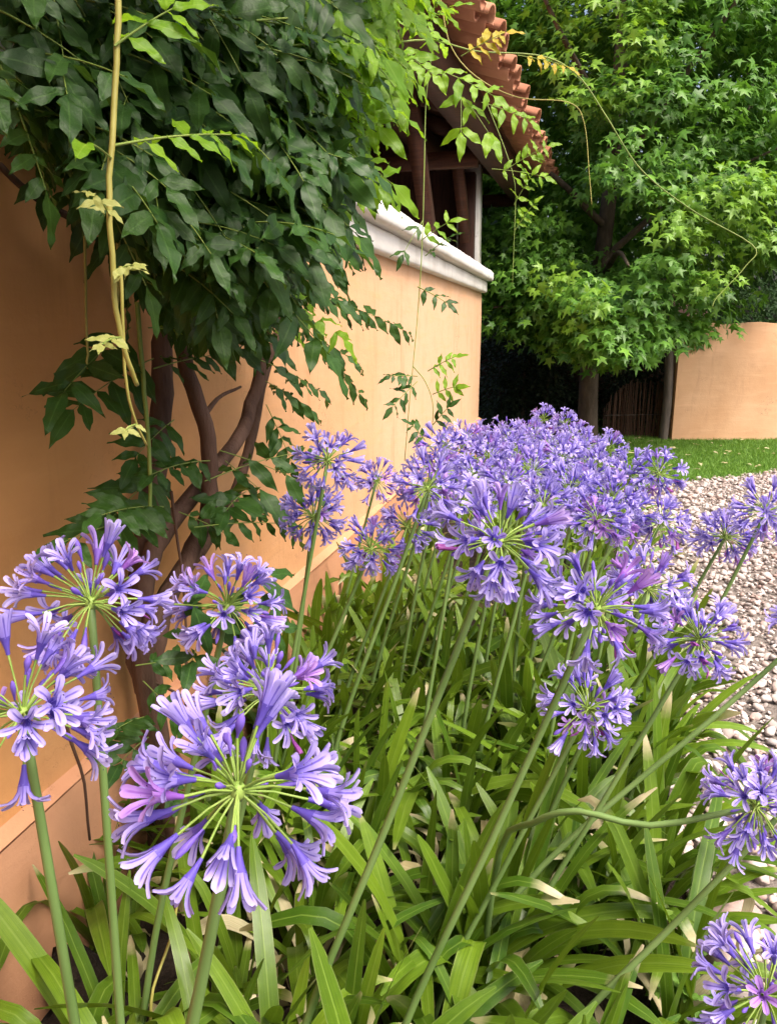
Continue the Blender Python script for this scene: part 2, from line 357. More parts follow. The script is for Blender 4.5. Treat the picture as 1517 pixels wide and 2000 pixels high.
for y0 in np.arange(.7, 9.2, .25):
    x1 = right_lim(y0)
    near = y0 < 3.4
    dens = 1500 if y0 < 2.2 else (1250 if near else 900)
    n = int(dens*.25*(x1-EDGE))
    for k in range(n):
        x = rng.uniform(EDGE-.02, x1); y = y0+rng.uniform(0, .25)
        if y > LAWN(x)+.05: continue
        s = rng.choice([.008, .012, .016, .022, .029], p=[.2, .35, .25, .15, .05])*rng.uniform(.8, 1.25)*(1 if near else 1.12)
        V, T = (PEB1 if near else PEB0)[rng.integers(6)]
        a = rng.uniform(0, 6.283); tx, ty = rng.normal(0, .25, 2)
        B = np.array([[math.cos(a), -math.sin(a), tx], [math.sin(a), math.cos(a), ty], [-tx, -ty, 1]])
        acc.add((V*s)@B.T+np.array([x, y, s*.35+rng.uniform(-.004, .012)]), T, None, rng.random())
tag(link('gravel', acc.mesh('gravel'), None, M['stone']), 'pinkish grey pebble gravel beside the flower bed', 'gravel', kind='stuff')
# larger stones edging the bed
edge_specs = [((1425,1790),.075,'pale pink edging block at the corner of the bed'), ((1420,1880),.07,'dark grey rounded stone beside the pink edging block'),
  ((1400,1960),.085,'flat pink edging stone under the drooping flower head'), ((1365,1740),.04,'small reddish stone at the soil edge'),
  ((1452,1840),.05,'light grey stone lying on the gravel edge'), ((1480,1700),.045,'smooth pale pebble larger than its neighbours'),
  ((1345,1830),.035,'tan stone half sunk in the dark soil')]
for i, ((px, py), s, lab) in enumerate(edge_specs):
    V, T = pebble(2, 60+i); p = at_z(px, py, s*.4)
    o = link('edging_stone', mesh_np('edging_stone', V*s*np.array([1, 1, 1.1]), T, None, np.full(len(V), [.36,.05,.38,.34,.47,.9,.75][i])), None, M['stone'])
    o.location = (p[0], p[1], s*.42); o.rotation_euler = (0, 0, rng.uniform(0, 6)); tag(o, lab, 'stone', 'stones edging the bed')
# grass
def grass(name, n, region, lab):
    b = rng.random((n, 2)); X = []; 
    x0, x1, y0, y1 = region
    x = x0+(x1-x0)*b[:, 0]; y = y0+(y1-y0)*b[:, 1]
    keep = y > np.array([LAWN(t) for t in x])-.12*rng.random(n)**3; x = x[keep]; y = y[keep]; n = len(x)
    h = rng.uniform(.018, .05, n); a = rng.uniform(0, 6.283, n); wd = rng.uniform(.003, .006, n)
    lx = rng.normal(0, .018, n); ly = rng.normal(0, .018, n)
    V = np.zeros((n, 3, 3)); z = .012
    V[:, 0] = np.stack([x-np.cos(a)*wd, y-np.sin(a)*wd, np.full(n, z)], 1); V[:, 1] = np.stack([x+np.cos(a)*wd, y+np.sin(a)*wd, np.full(n, z)], 1)
    V[:, 2] = np.stack([x+lx, y+ly, z+h], 1)
    patch = .5+.28*np.sin(x*2.1+1)*np.cos(y*1.7)+.2*rng.normal(size=n)
    return tag(link(name, mesh_np(name, V.reshape(-1, 3), np.arange(3*n).reshape(-1, 3), np.tile([[0,0],[.2,0],[.3,1]], (n, 1)), np.repeat(np.clip(patch, 0, .99), 3), False), None, M['grass']), lab, 'grass', kind='stuff')
grass('grass_blades', 95000, (-.1, 4.2, 6.9, 11.9), 'short green lawn in front of the garden wall')

# ------------------------------------------------------------------ house
house = empty('house', (WALL, 4.4, 0), 'peach plastered house with white coping, timber porch and clay tile roof', 'house')
HO = np.array([WALL, 4.4, 0])
def part(name, acc_or_mesh, mat, parent, origin, smooth=False):
    me = acc_or_mesh.mesh(name, (), smooth) if isinstance(acc_or_mesh, Acc) else acc_or_mesh
    me.transform(Matrix.Translation(Vector(-np.array(origin)))); return link(name, me, parent, mat)
def wall_grid(x, y0, y1, z0, z1, thick, seed, amp=.004):
    ny = int((y1-y0)/.12)+2; nz = int((z1-z0)/.12)+2
    V = []; r2 = np.random.default_rng(seed); ph = r2.uniform(0, 6, 6)
    for z in np.linspace(z0, z1, nz):
        for y in np.linspace(y0, y1, ny):
            V.append((x+amp*(math.sin(y*2.3+ph[0])*math.cos(z*3.1+ph[1])+.5*math.sin(y*7+z*5+ph[2])), y, z))
    a = Acc(); a.add(V, grid_tris(ny, nz)); return a
YC = 8.82
a = wall_grid(WALL, -2, YC, .44, 1.86, .3, 1); a.box((WALL-.3, -2, .44), (WALL-.03, YC-.004, 1.86)); 
# rounded arris strip at the corner
a.box((WALL-.3, YC-.05, .44), (WALL-.006, YC, 1.86))
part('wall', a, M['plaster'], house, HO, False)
a = wall_grid(WALL+.03, -2, YC+.03, 0, .455, .3, 2, .006); a.box((WALL-.3, -2, -.05), (WALL+.015, YC+.03, .447))
V = []; ny = 90
for y in np.linspace(-2, YC+.03, ny): V += [(WALL+.03+.004*math.sin(y*2.3), y, .455), (WALL-.01, y, .475)]
a.add(V, [t for i in range(ny-1) for t in ((2*i, 2*i+2, 2*i+3), (2*i, 2*i+3, 2*i+1))])
part('plinth', a, M['plinth'], house, HO)
def coping(z0, z1, out, name, jag):
    a = Acc(); ys = np.linspace(-2, YC+out, 260); V = []
    for y in ys:
        j = jag*(rng.normal()*.5+math.sin(y*9)*.6); xo = WALL+out+j
        V += [(WALL-.36, y, z0), (xo-.012, y, z0+.4*j), (xo, y, z0+.014), (xo+.3*j, y, z1-.016), (xo-.02, y, z1+.4*j), (WALL-.36, y, z1)]
    n = 6; a.add(V, grid_tris(n, len(ys), wrap=True))
    k = (len(ys)-1)*n; a.add([V[k+i] for i in range(6)], [(0,1,2),(0,2,3),(0,3,4),(0,4,5)])
    part(name, a, M['white'], house, HO)
coping(1.84, 1.965, .055, 'lower_coping', .003); coping(1.967, 2.07, .115, 'upper_coping', .0035)
a = Acc(); a.box((WALL-.25, 8.55, 2.07), (WALL-.02, 8.80, 3.1), jit=.003); part('corner_pier', a, M['white'], house, HO)
a = Acc(); a.box((WALL-.20, 8.36, 2.07), (WALL-.05, 8.545, 3.0), jit=.003); part('timber_post', a, M['darkwood'], house, HO)
# rest of the building (rooms behind the porch)
a = Acc()
a.box((-5.2, YC-.25, 0), (WALL-.31, YC-.003, 1.95)); a.box((-5.2, -2, 0), (-5.0, YC-.26, 3.9)); a.box((-4.99, -2.2, 0), (WALL-.01, -2.001, 3.3))
a.box((-3.2, -1.99, 0), (-3.05, YC-.26, 3.6))
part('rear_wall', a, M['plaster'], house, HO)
a = Acc(); a.box((-4.99, YC-.20, 1.96), (WALL-.26, YC-.10, 3.75)); part('gable_infill', a, M['darkwood'], house, HO)
# roof: eave runs a little out of parallel with the wall
E0 = np.array([-.665, 4.79, 3.2]); E1 = np.array([-.43, 10.45, 3.2])
ed = unit(E1-E0); ei = np.array([-ed[1], ed[0], 0]); SL = R(19)
up = ei*math.cos(SL)+np.array([0, 0, math.sin(SL)])          # up-slope direction
nrm = unit(np.cross(ed, up)); nrm = nrm if nrm[2] > 0 else -nrm
def on_roof(s, t, h=0): return E0+ed*s+up*t+nrm*h             # s along eave, t up-slope, h above
Ls = np.linalg.norm(E1-E0)
def slab(a, s0, s1, t0, t1, h0, h1, r=0.0):
    V = np.array([on_roof(s, t, h) for s in (s0, s1) for t in (t0, t1) for h in (h0, h1)])
    Q = [(0,1,3,2),(4,6,7,5),(0,4,5,1),(2,3,7,6),(0,2,6,4),(1,5,7,3)]
    a.add(V, [t for q in Q for t in ((q[0],q[1],q[2]),(q[0],q[2],q[3]))], None, r)
a = Acc(); slab(a, -7, Ls-.02, .30, 4.6, -.045, -.012)
roof = part('roof', a, M['wood'], house, HO)
a = Acc(); slab(a, -7, -.9, -.02, 4.6, .005, .10); slab(a, -.9, Ls-.02, 1.0, 4.6, .005, .10)
upper_tiles = part('tile_covering', a, M['tile'], roof, HO)
def tile_mesh(r0, r1, ln, convex, seed):
    r2 = np.random.default_rng(seed); n = 9; V = []; th = .018
    for k, (t, r) in enumerate(((0, r0), (ln, r1))):
        for q in (r, r-th):
            for i in range(n):
                a = math.pi*i/(n-1); x = q*math.cos(a); z = q*math.sin(a)*.82
                V.append((x, t, z if convex else -z))
    T = []
    o0, i0, o1, i1 = 0, n, 2*n, 3*n
    for i in range(n-1):
        for A, B in ((o0, o1), (i1, i0), (i0, o0)): T += [(A+i, A+i+1, B+i+1), (A+i, B+i+1, B+i)]
    for i in (0, n-1): T += [(o0+i, i0+i, i1+i), (o0+i, i1+i, o1+i)]
    return mesh_np('roof_tile', V, T, None, None, False, mats=[M['tile']])
covers = [tile_mesh(.100, .080, .46, True, i) for i in range(3)]; pans = [tile_mesh(.080, .092, .46, False, i+9) for i in range(3)]
Bx = np.column_stack([ed, up, nrm])
sp = .225; ncol = int((Ls+.9)/sp)+1
for c in range(ncol):
    s = -.9+c*sp
    for row in range(3):
        j = rng.normal(0, .026, 3); tt = row*.36+j[0]
        o = link('roof_tile', covers[rng.integers(3)], roof); o.matrix_local = Matrix.Translation(Vector(on_roof(s+j[1]*.5, tt, .075+row*.012)-HO)) @ (mat4(Bx, (0,0,0)) @ Matrix.Rotation(rng.normal(0, .03), 4, 'Z'))
        if c < ncol-1:
            o = link('roof_tile', pans[rng.integers(3)], roof); o.matrix_local = Matrix.Translation(Vector(on_roof(s+sp/2+j[2]*.4, tt+.03, .075+row*.010)-HO)) @ mat4(Bx, (0,0,0))
def beam(name, p, q, wdt, hgt, mat='wood', parent=house):
    p = np.array(p, float); q = np.array(q, float); d = unit(q-p); s = unit(np.cross(d, [0,0,1.0])); u_ = np.cross(s, d)
    V = []; 
    for e in (p, q):
        for sx, sy in ((-1,-1),(1,-1),(1,1),(-1,1)): V.append(e+s*sx*wdt/2+u_*sy*hgt/2)
    a = Acc(); Q = [(0,1,2,3),(4,7,6,5),(0,4,5,1),(1,5,6,2),(2,6,7,3),(3,7,4,0)]
    a.add(V, [t for q_ in Q for t in ((q_[0],q_[1],q_[2]),(q_[0],q_[2],q_[3]))]); return part(name, a, M[mat], parent, HO)
def eb(s, t, z): p = on_roof(s, t); p[2] = z; return p
beam('eave_beam', eb(-7, .36, 3.06), eb(Ls-.25, .36, 3.06), .14, .28)
beam('wall_plate', eb(-7, 1.05, 3.16), eb(Ls-.6, 1.05, 3.16), .14, .18)
for s in (-2.2, -1.1, 0, 1.05, 2.15, 3.3, 4.35, Ls-.62):
    p = on_roof(s, .30, -.125); q = on_roof(s, 4.4, -.125); beam('rafter', p, q, .11, .14)
beam('tie_beam', eb(Ls-.42, .44, 2.97), eb(Ls-.42, 1.6, 2.97), .13, .13)
beam('tie_beam', eb(2.6, .44, 2.93), eb(2.6, 2.6, 2.93), .12, .13)
beam('brace', (WALL-.12, 8.34, 2.35), (WALL-.12, 7.6, 3.06), .10, .11); beam('brace', (WALL-.12, 6.4, 2.1), (WALL-.12, 5.5, 3.05), .10, .12)

# ------------------------------------------------------------------ garden wall, reed screen, post
A0 = np.array([1.25, 10.78]); A1 = np.array([6.2, 12.2]); gd = unit(A1-A0); gn = np.array([gd[1], -gd[0]])
gw_h = 1.53; a = Acc(); ns_ = 60; V = []
for k in range(ns_):
    t = k/(ns_-1); p = A0+(A1-A0)*t; h = gw_h+.012*math.sin(t*40)+.004*rng.normal()
    for off, z in ((0, -.03), (.004*math.sin(t*55), .5), (-.004*math.sin(t*31), 1.0), (0, h-.02), (-.02, h), (-.2, h-.01), (-.22, -.03)):
        V.append((*(p+gn*off), z))
a.add(V, grid_tris(7, ns_)); a.add(V[:7], [(0,2,1),(0,3,2),(0,4,3),(0,5,4),(0,6,5)])
go = link('garden_wall', a.mesh('garden_wall', (), False), None, M['backwall']); tag(go, 'low peach plastered garden wall standing on the far lawn', 'wall')
me = go.data; me.transform(Matrix.Translation((-A0[0], -A0[1], 0))); go.location = (A0[0], A0[1], 0)
P_ = at_z(1308, 862); pz = []
for z in np.linspace(-.05, 1.75, 10): pz.append((.02*math.sin(z*3), 0, z))
V, T, U = tube(pz, np.linspace(.062, .05, 10), 9)
o = link('fence_post', mesh_np('fence_post', V, T, U), None, M['post']); o.location = (1.14, 10.82, 0); tag(o, 'weathered round timber post at the end of the garden wall', 'post')
reed = empty('reed_screen', (.8, 11.0, 0), 'brown reed screen with arched top under the tree', 'screen')
V, T, U = tube([(0,0,0),(0,0,.5),(0.004,0,1)], [.007,.007,.006], 5); cane = mesh_np('cane', V, T, U, None, True, mats=[M['reed']])
for k in range(64):
    x = -.42+.013*k+rng.normal(0, .003); h = .78-.42*max(0, (-x-.05)/.42)**2+rng.normal(0, .02)
    o = link('cane', cane, reed); o.location = (x, rng.normal(0, .008), -.02); o.scale = (1, 1, h); o.rotation_euler = (rng.normal(0, .015), rng.normal(0, .02), 0)
V, T, U = tube([(-.42, -.015, .3), (.42, -.015, .34)], .006, 5); link('tie_wire', mesh_np('tie_wire', V, T), reed, M['post'])

# ------------------------------------------------------------------ trees
def star_leaf():
    V = [(0.02, 0, 0)]; U = [(.5, .1)]
    angs = [(-2.25,.52),(-1.68,.30),(-1.15,.86),(-.6,.36),(0,1.0),(.6,.36),(1.15,.86),(1.68,.30),(2.25,.52)]
    for t, r in angs: V.append((.25+r*.75*math.cos(t), r*.75*math.sin(t), -.12*r*r)); U.append((.5+.5*math.sin(t)*r, .5+.5*r*math.cos(t)))
    T = [(0, i, i+1) for i in range(1, 9)]
    V = np.array(V); V[0] = (.0, 0, 0); V = np.vstack([V, [(.27, 0, .05)]]); U.append((.5, .3)); k = len(V)-1
    T = [(k, i, i+1) for i in range(1, 9)]+[(k, 9, 0), (k, 0, 1)]
    return V, np.array(T), np.array(U)
def oval_leaf():
    V = np.array([(0,0,0),(.45,-.26,.05),(.45,.26,.05),(1,0,-.1)]); return V, np.array([(0,1,3),(0,3,2)]), np.array([(.5,0),(0,.5),(1,.5),(.5,1)])
def instance_many(tpl, pos, xd, zn, size, rnd):
    V, T, U = tpl; n = len(pos)
    x = xd/np.linalg.norm(xd, axis=1)[:, None]; z = zn-x*np.sum(zn*x, 1)[:, None]; z /= np.linalg.norm(z, axis=1)[:, None]+1e-9; y = np.cross(z, x)
    W = pos[:, None, :]+size[:, None, None]*(V[None, :, 0:1]*x[:, None, :]+V[None, :, 1:2]*y[:, None, :]+V[None, :, 2:3]*z[:, None, :])
    TT = T[None]+(np.arange(n)*len(V))[:, None, None]
    return W.reshape(-1, 3), TT.reshape(-1, 3), np.tile(U, (n, 1)), np.repeat(rnd, len(V))
def leaf_cloud(centers, per, spread, size, out_c, droop=.5, flat=.6):
    """leaves in clumps; returns pos, tip dir, normal, size, rnd"""
    n = len(centers)*per
    c = np.repeat(centers, per, 0); off = rng.normal(size=(n, 3)); off /= np.linalg.norm(off, axis=1)[:, None]
    off *= (rng.random(n)**.45)[:, None]*spread; off[:, 2] *= flat
    pos = c+off
    outw = pos-np.array(out_c); outw[:, 2] *= .3; outw /= np.linalg.norm(outw, axis=1)[:, None]+1e-9
    loc = off/(spread+1e-9)
    zn = outw*.65+loc*.5+np.array([0, 0, .65])+rng.normal(0, .35, (n, 3))
    xd = outw*.6+loc*.5+np.array([0, 0, -droop])+rng.normal(0, .45, (n, 3))
    sz = size*rng.uniform(.5, 1.25, n)
    crnd = np.repeat(rng.random(len(centers)), per); r = np.clip(.65*crnd+.35*rng.random(n), 0, .99)
    return pos, xd, zn, sz, r
def poly_sample(poly, n):
    poly = np.array(poly, float); lo = poly.min(0); hi = poly.max(0); out = []
    while len(out) < n:
        p = lo+(hi-lo)*rng.random(2); ins = False; j = len(poly)-1
        for i in range(len(poly)):
            if (poly[i,1] > p[1]) != (poly[j,1] > p[1]) and p[0] < (poly[j,0]-poly[i,0])*(p[1]-poly[i,1])/(poly[j,1]-poly[i,1])+poly[i,0]: ins = not ins
            j = i
        if ins: out.append(p)
    return np.array(out)

TB = np.array([.16, 10.6, 0])
tree = empty('sweetgum_tree', TB, 'tall sweetgum tree with star-shaped bright green leaves on the lawn', 'tree')
tp = np.array([(0,0,-.05),(.0,0,.15),(-.02,.02,.9),(.03,.02,2.0),(.1,.05,3.2),(.12,0,4.6),(.05,.1,6.2),(.0,.1,7.6)])
V, T, U = tube(spline(tp, 26), np.interp(np.linspace(0, 1, 26), [0,.03,.1,.5,1], [.20,.165,.14,.10,.03]), 12)
link('trunk', mesh_np('trunk', V, T, U), tree, M['treebark'])
limbs = [[(.03,.02,1.5),(-.5,-.5,1.75),(-1.2,-1.1,1.7)],[(.04,.02,1.7),(.6,-.6,2.0),(1.3,-1.1,1.9)],[(.05,.02,2.3),(.9,-.1,3.0),(2.0,-.3,3.5)],[(.07,.02,2.7),(-.7,-.6,3.3),(-1.6,-1.0,3.5)],
  [(.1,.02,3.1),(.6,-.5,3.9),(1.3,-.9,4.9),(1.8,-1.0,6.0)],[(.11,.02,3.8),(-.5,-.7,4.6),(-1.0,-1.2,5.4)],[(.04,.02,2.0),(.2,-.9,2.3),(.3,-1.7,2.1)],[(.1,0,4.4),(.5,.8,5.2),(1.0,1.4,6.0)]]
for lp in limbs:
    V, T, U = tube(spline(lp, 14), np.linspace(.05, .012, 14), 7); link('limb', mesh_np('limb', V, T, U), tree, M['treebark'])
crown_poly = [(860,-260),(1680,-260),(1680,470),(1440,500),(1395,590),(1390,660),(1310,668),(1240,640),(1195,660),(1165,705),(1120,690),(1080,650),(1000,640),(900,620),(850,500)]
cc = []
for p in poly_sample(crown_poly, 430):
    cc.append(at_depth(p[0], p[1], rng.uniform(7.9, 10.4)))
for p in poly_sample([(930,430),(1090,430),(1120,640),(940,630)], 34): cc.append(at_depth(p[0], p[1], rng.uniform(9.2, 10.2)))
for p in poly_sample([(900,560),(1380,560),(1385,650),(1300,665),(1190,690),(1140,705),(1090,660),(960,640)], 55): cc.append(at_depth(p[0], p[1], rng.uniform(8.0, 9.4)))
for _ in range(190):    # the back and top of the crown
    v = unit(rng.normal(size=3)); v[1] = abs(v[1])*.9; cc.append(TB+np.array([.3, .2, 4.6])+v*np.array([2.7, 2.4, 3.4])*rng.uniform(.55, 1))
def clear_house(c):            # keep the crown behind the roof end and the corner of the house
    q = to_px(c)
    if q[0] > 1125: return c
    lo = 10.75 if q[1] < 430 else 9.45
    return c if c[1] > lo else C0+(c-C0)*(rng.uniform(lo, lo+.7)/c[1])
cc = [clear_house(c) for c in cc]
cc = np.array([c for c in cc if not (1095 < to_px(c)[0] < 1225 and 385 < to_px(c)[1] < 510 and c[1] < 10.6)])
pos, xd, zn, sz, r = leaf_cloud(cc, 58, .36, .135, TB+np.array([.2, 0, 3.5]), .55)
dist = np.linalg.norm(pos-C0, axis=1)
ins = np.array([1 if 935 < q[0] < 1517 and 0 < q[1] < 700 else 0 for q in (to_px(p) for p in pos)])
order = np.argsort(np.where(ins > 0, dist/sz, 1e9)); pick = order[:300]; rest = order[300:]
ST = star_leaf()
W, TT, UU, RR = instance_many(ST, pos[rest], xd[rest], zn[rest], sz[rest], r[rest]*.97)
W = W-TB; cr = link('crown', mesh_np('crown', W, TT, UU, RR, False), tree, M['tleaf']); cr['kind'] = 'stuff'
sleaf = mesh_np('leaf', *ST[:2], ST[2], None, False, mats=[M['tleaf']])
for i in pick:
    o = link('leaf', sleaf, tree); o.matrix_local = mat4(basis(xd[i], zn[i]), pos[i]-TB, sz[i])
# pale young boughs
yp = [at_depth(p[0], p[1], rng.uniform(7.6, 8.6)) for p in poly_sample([(1270,410),(1350,345),(1580,335),(1580,470),(1440,490),(1390,560),(1320,470)], 30)]
yp += [at_depth(p[0], p[1], rng.uniform(7.6, 8.4)) for p in poly_sample([(1050,540),(1180,560),(1190,690),(1140,690)], 3)]
yp += [at_depth(p[0], p[1], rng.uniform(7.8, 8.8)) for p in poly_sample([(1080,-40),(1330,-40),(1300,150),(1150,230),(1050,90)], 18)]
pos, xd, zn, sz, r = leaf_cloud(np.array(yp), 42, .30, .125, TB+np.array([.2, 0, 3.0]), .55)
W, TT, UU, RR = instance_many(ST, pos-TB, xd, zn, sz, r)
cr = link('young_growth', mesh_np('young_growth', W, TT, UU, RR, False), tree, M['tleaf2']); cr['kind'] = 'stuff'

def far_tree(name, label, base, h, rx, z0, mat, ncl, per, size, group=None, trunk=True):
    base = np.array(base, float); t = empty(name, base, label, 'tree', group)
    if trunk:
        V, T, U = tube(spline([(0,0,-.1),(.1,0,h*.35),(-.05,.1,h*.7),(0,0,h*.92)], 12), np.linspace(.16, .04, 12), 8); link('trunk', mesh_np('trunk', V, T, U), t, M['treebark'])
    v = rng.normal(size=(ncl, 3)); v /= np.linalg.norm(v, axis=1)[:, None]; v *= (rng.random(ncl)**.4)[:, None]
    c = v*np.array([rx, rx*.8, (h-z0)/2])+np.array([0, 0, (h+z0)/2])
    pos, xd, zn, sz, r = leaf_cloud(c, per, rx*.24, size, (0, 0, h*.45), .4, .8)
    W, TT, UU, RR = instance_many(oval_leaf(), pos, xd, zn, sz, r)
    k = link('crown', mesh_np('crown', W, TT, UU, RR, False), t, M[mat]); k['kind'] = 'stuff'
far_tree('broadleaf_tree', 'dark broadleaf tree behind the sweetgum crown', (-1.6, 14.5, 0), 9.5, 3.2, .8, 'bgleaf', 150, 110, .17)
far_tree('broadleaf_tree', 'dark broadleaf tree rising behind the garden wall', (2.6, 16.0, 0), 10.5, 3.4, 1.0, 'bgleaf', 170, 110, .17)
far_tree('olive_tree', 'grey-leaved tree behind the garden wall', (4.4, 13.6, 0), 5.2, 1.5, .9, 'greyleaf', 80, 110, .10)
far_tree('broadleaf_tree', 'tall far tree filling the gap beyond the grey-leaved tree', (6.6, 18.5, 0), 11.5, 4.0, .5, 'bgleaf', 150, 100, .2)
def hedge(name, label, base, sx, sy, h, n, per=90, size=.07, mat='hedge'):
    base = np.array(base, float); t = empty(name, base, label, 'shrub')
    c = np.column_stack([rng.uniform(-sx, sx, n), rng.uniform(-sy, sy, n), rng.uniform(.1, h, n)])
    c[:, 0] *= 1-.25*(c[:, 2]/h)**3
    pos, xd, zn, sz, r = leaf_cloud(c, per, .24, size, (0, .3, h*.4), .2, .9)
    W, TT, UU, RR = instance_many(oval_leaf(), pos, xd, zn, sz, r); k = link('foliage', mesh_np('foliage', W, TT, UU, RR, False), t, M[mat]); k['kind'] = 'stuff'
    for s in (-.5, 0, .5):
        V, T, U = tube([(s*sx, 0, -.05), (s*sx*1.2, .05, h*.5), (s*sx*1.3, 0, h*.85)], [.03, .025, .01], 6); link('stem', mesh_np('stem', V, T, U), t, M['treebark'])
far_tree('broadleaf_tree', 'high-crowned far tree right behind the sweetgum top', (.8, 19.0, 0), 14.5, 4.2, 3.5, 'bgleaf', 170, 100, .22)
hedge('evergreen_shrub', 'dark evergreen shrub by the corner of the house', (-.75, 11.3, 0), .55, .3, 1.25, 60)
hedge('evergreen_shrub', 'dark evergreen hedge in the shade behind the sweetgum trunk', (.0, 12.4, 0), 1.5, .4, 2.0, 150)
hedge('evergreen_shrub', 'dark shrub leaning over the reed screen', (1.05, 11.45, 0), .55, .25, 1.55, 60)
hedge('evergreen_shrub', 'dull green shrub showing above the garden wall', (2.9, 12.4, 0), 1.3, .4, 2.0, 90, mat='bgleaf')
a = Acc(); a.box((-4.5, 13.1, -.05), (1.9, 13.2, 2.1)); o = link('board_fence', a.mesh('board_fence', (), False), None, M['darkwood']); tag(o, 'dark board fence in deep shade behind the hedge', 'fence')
a = Acc(); V, T, U = tube([(0,0,-.05),(0,0,1.75)], .045, 8); o = link('fence_post', mesh_np('fence_post', V, T, U), None, M['post']); o.location = (2.75, 11.95, 0); tag(o, 'grey post showing above the garden wall', 'post')

# ------------------------------------------------------------------ agapanthus
def strap_leaf(Ln, Wd, th0, th1, kink=None, twist=0.0, seed=0, n=15):
    r2 = np.random.default_rng(seed); s = np.linspace(0, 1, n)**.85; s[-1] = 1; V = []; U = []
    p = np.zeros(3); th = th0; pts = []; ths = []
    for i in range(n):
        th = th0+(th1-th0)*s[i]**1.5
        if kink and s[i] > kink[0]: th += kink[1]*min(1, (s[i]-kink[0])/.2)
        pts.append(p.copy()); ths.append(th); p = p+np.array([math.sin(th), 0, math.cos(th)])*Ln/(n-1)
    for i in range(n):
        wv = Wd*(.55+.45*min(1, s[i]/.35)) if s[i] < .35 else Wd
        if s[i] > .72: wv = Wd*max(.12, max(0, 1-((s[i]-.72)/.285)**2)**.55)
        tw = twist*s[i]; nx = np.array([math.cos(ths[i]), 0, -math.sin(ths[i])]) * -1
        sd_ = np.array([0, math.cos(tw), 0])+nx*math.sin(tw); nn = nx*math.cos(tw)-np.array([0, math.sin(tw), 0])
        fold = .20*wv*(1-.5*s[i])*(1-s[i]**5)
        wob = .05*wv*r2.normal()
        V += [pts[i]-sd_*wv/2+nn*fold, pts[i]+nn*wob, pts[i]+sd_*wv/2+nn*fold]; U += [(0, s[i]), (.5, s[i]), (1, s[i])]
    return np.array(V), np.array(grid_tris(3, n)), np.array(U)
def leaf_set(kind, count):
    out = []
    for i in range(count):
        Ln = rng.uniform(.40, .64); Wd = rng.uniform(.026, .041)
        if kind == 'up': a = (R(rng.uniform(4, 16)), R(rng.uniform(18, 48)), None)
        elif kind == 'arch': a = (R(rng.uniform(12, 26)), R(rng.uniform(70, 120)), None)
        else: a = (R(rng.uniform(8, 22)), R(rng.uniform(35, 70)), (rng.uniform(.5, .8), R(rng.uniform(60, 125))))
        V, T, U = strap_leaf(Ln, Wd, a[0], a[1], a[2], rng.normal(0, .5), i)
        out.append((V, T, U))
    return out
LEAFS = leaf_set('up', 14)+leaf_set('arch', 16)+leaf_set('kink', 12)
LM = [mesh_np('leaf', V, T, U, None, True, mats=[M['aleaf']]) for V, T, U in LEAFS]
DRY = [mesh_np('withered_leaf', *strap_leaf(rng.uniform(.3, .5), rng.uniform(.022, .038), R(15), R(rng.uniform(60, 110)), (rng.uniform(.4, .75), R(rng.uniform(70, 130))), rng.normal(0, 1.6), 90+i)[:3], None, True, mats=[M['dryleaf']]) for i in range(8)]

def floret_tpl(op, seed, ln=1.0):
    """trumpet flower along +Z, unit length about 1 (scaled when placed); op = opening angle"""
    r2 = np.random.default_rng(seed); a = Acc(); n = 6
    prof = [(0, .045), (.12, .055), (.28, .085), (.42, .125)]
    V = []; U = []
    for z, rr in prof:
        for j in range(n): t = 2*math.pi*j/n; V.append((rr*math.cos(t), rr*math.sin(t), z)); U.append((.5, z*.5))
    a.add(V, grid_tris(n, len(prof), wrap=True), np.array(U), 0, 0)
    for j in range(6):
        t = 2*math.pi*(j+.5*0)/6+r2.normal(0, .05); o1 = op*r2.uniform(.8, 1.2); rad = np.array([math.cos(t), math.sin(t), 0]); sdv = np.array([-math.sin(t), math.cos(t), 0])
        p = rad*.10+np.array([0, 0, .38]); L_ = .64*r2.uniform(.92, 1.08); k = 7; V = []; U = []
        ws = [.05, .060, .076, .098, .106, .090, .040] if j % 2 else [.046, .052, .062, .080, .086, .072, .032]; ss = [0, .22, .45, .66, .83, .94, 1.0]
        for i in range(k):
            s = ss[i]; ang = .18+o1*min(1, s*1.5)+(.25*s*s if op > .5 else 0)
            d = rad*math.sin(ang)+np.array([0, 0, math.cos(ang)]); nn = rad*math.cos(ang)-np.array([0, 0, math.sin(ang)])
            wv = ws[i]
            V += [p-sdv*wv-nn*.025, p+nn*.02, p+sdv*wv-nn*.025]; U += [(0, .2+.8*s), (.5, .2+.8*s), (1, .2+.8*s)]
            p = p+d*L_*(ss[min(i+1, k-1)]-s)
        a.add(V, grid_tris(3, k), np.array(U), 0, 0)
    if op > .4:
        for j in range(5):
            t = 2*math.pi*j/5+.3; e = np.array([math.cos(t)*.16, math.sin(t)*.16-.03, .80+.05*r2.normal()])
            b0 = np.array([math.cos(t)*.05, math.sin(t)*.05, .3])
            sd_ = unit(np.cross(e-b0, [0.2, .3, 1]))*.008
            a.add([b0-sd_, b0+sd_, e], [(0, 1, 2)], np.array([(.1,.7)]*3), 0, 0)
            a.add([e+np.array(q)*.022 for q in ((1,0,0),(0,1,0),(-1,0,.5),(0,-1,1))], [(0,1,3),(1,2,3)], None, 0, 1)
    return a
def bud_tpl(seed, fat=.1, ln=1.0):
    a = Acc(); prof = [(0,.028),(.2,.04),(.4,fat*.75),(.62,fat),(.82,fat*.8),(.95,fat*.4),(1.0,.01)]; n = 6; V = []; U = []
    for z, rr in prof:
        for j in range(n): t = 2*math.pi*j/n; V.append((rr*math.cos(t), rr*math.sin(t), z*ln)); U.append((abs((j % 2)-.5)+.2, z))
    a.add(V, grid_tris(n, len(prof), wrap=True), np.array(U)); return a
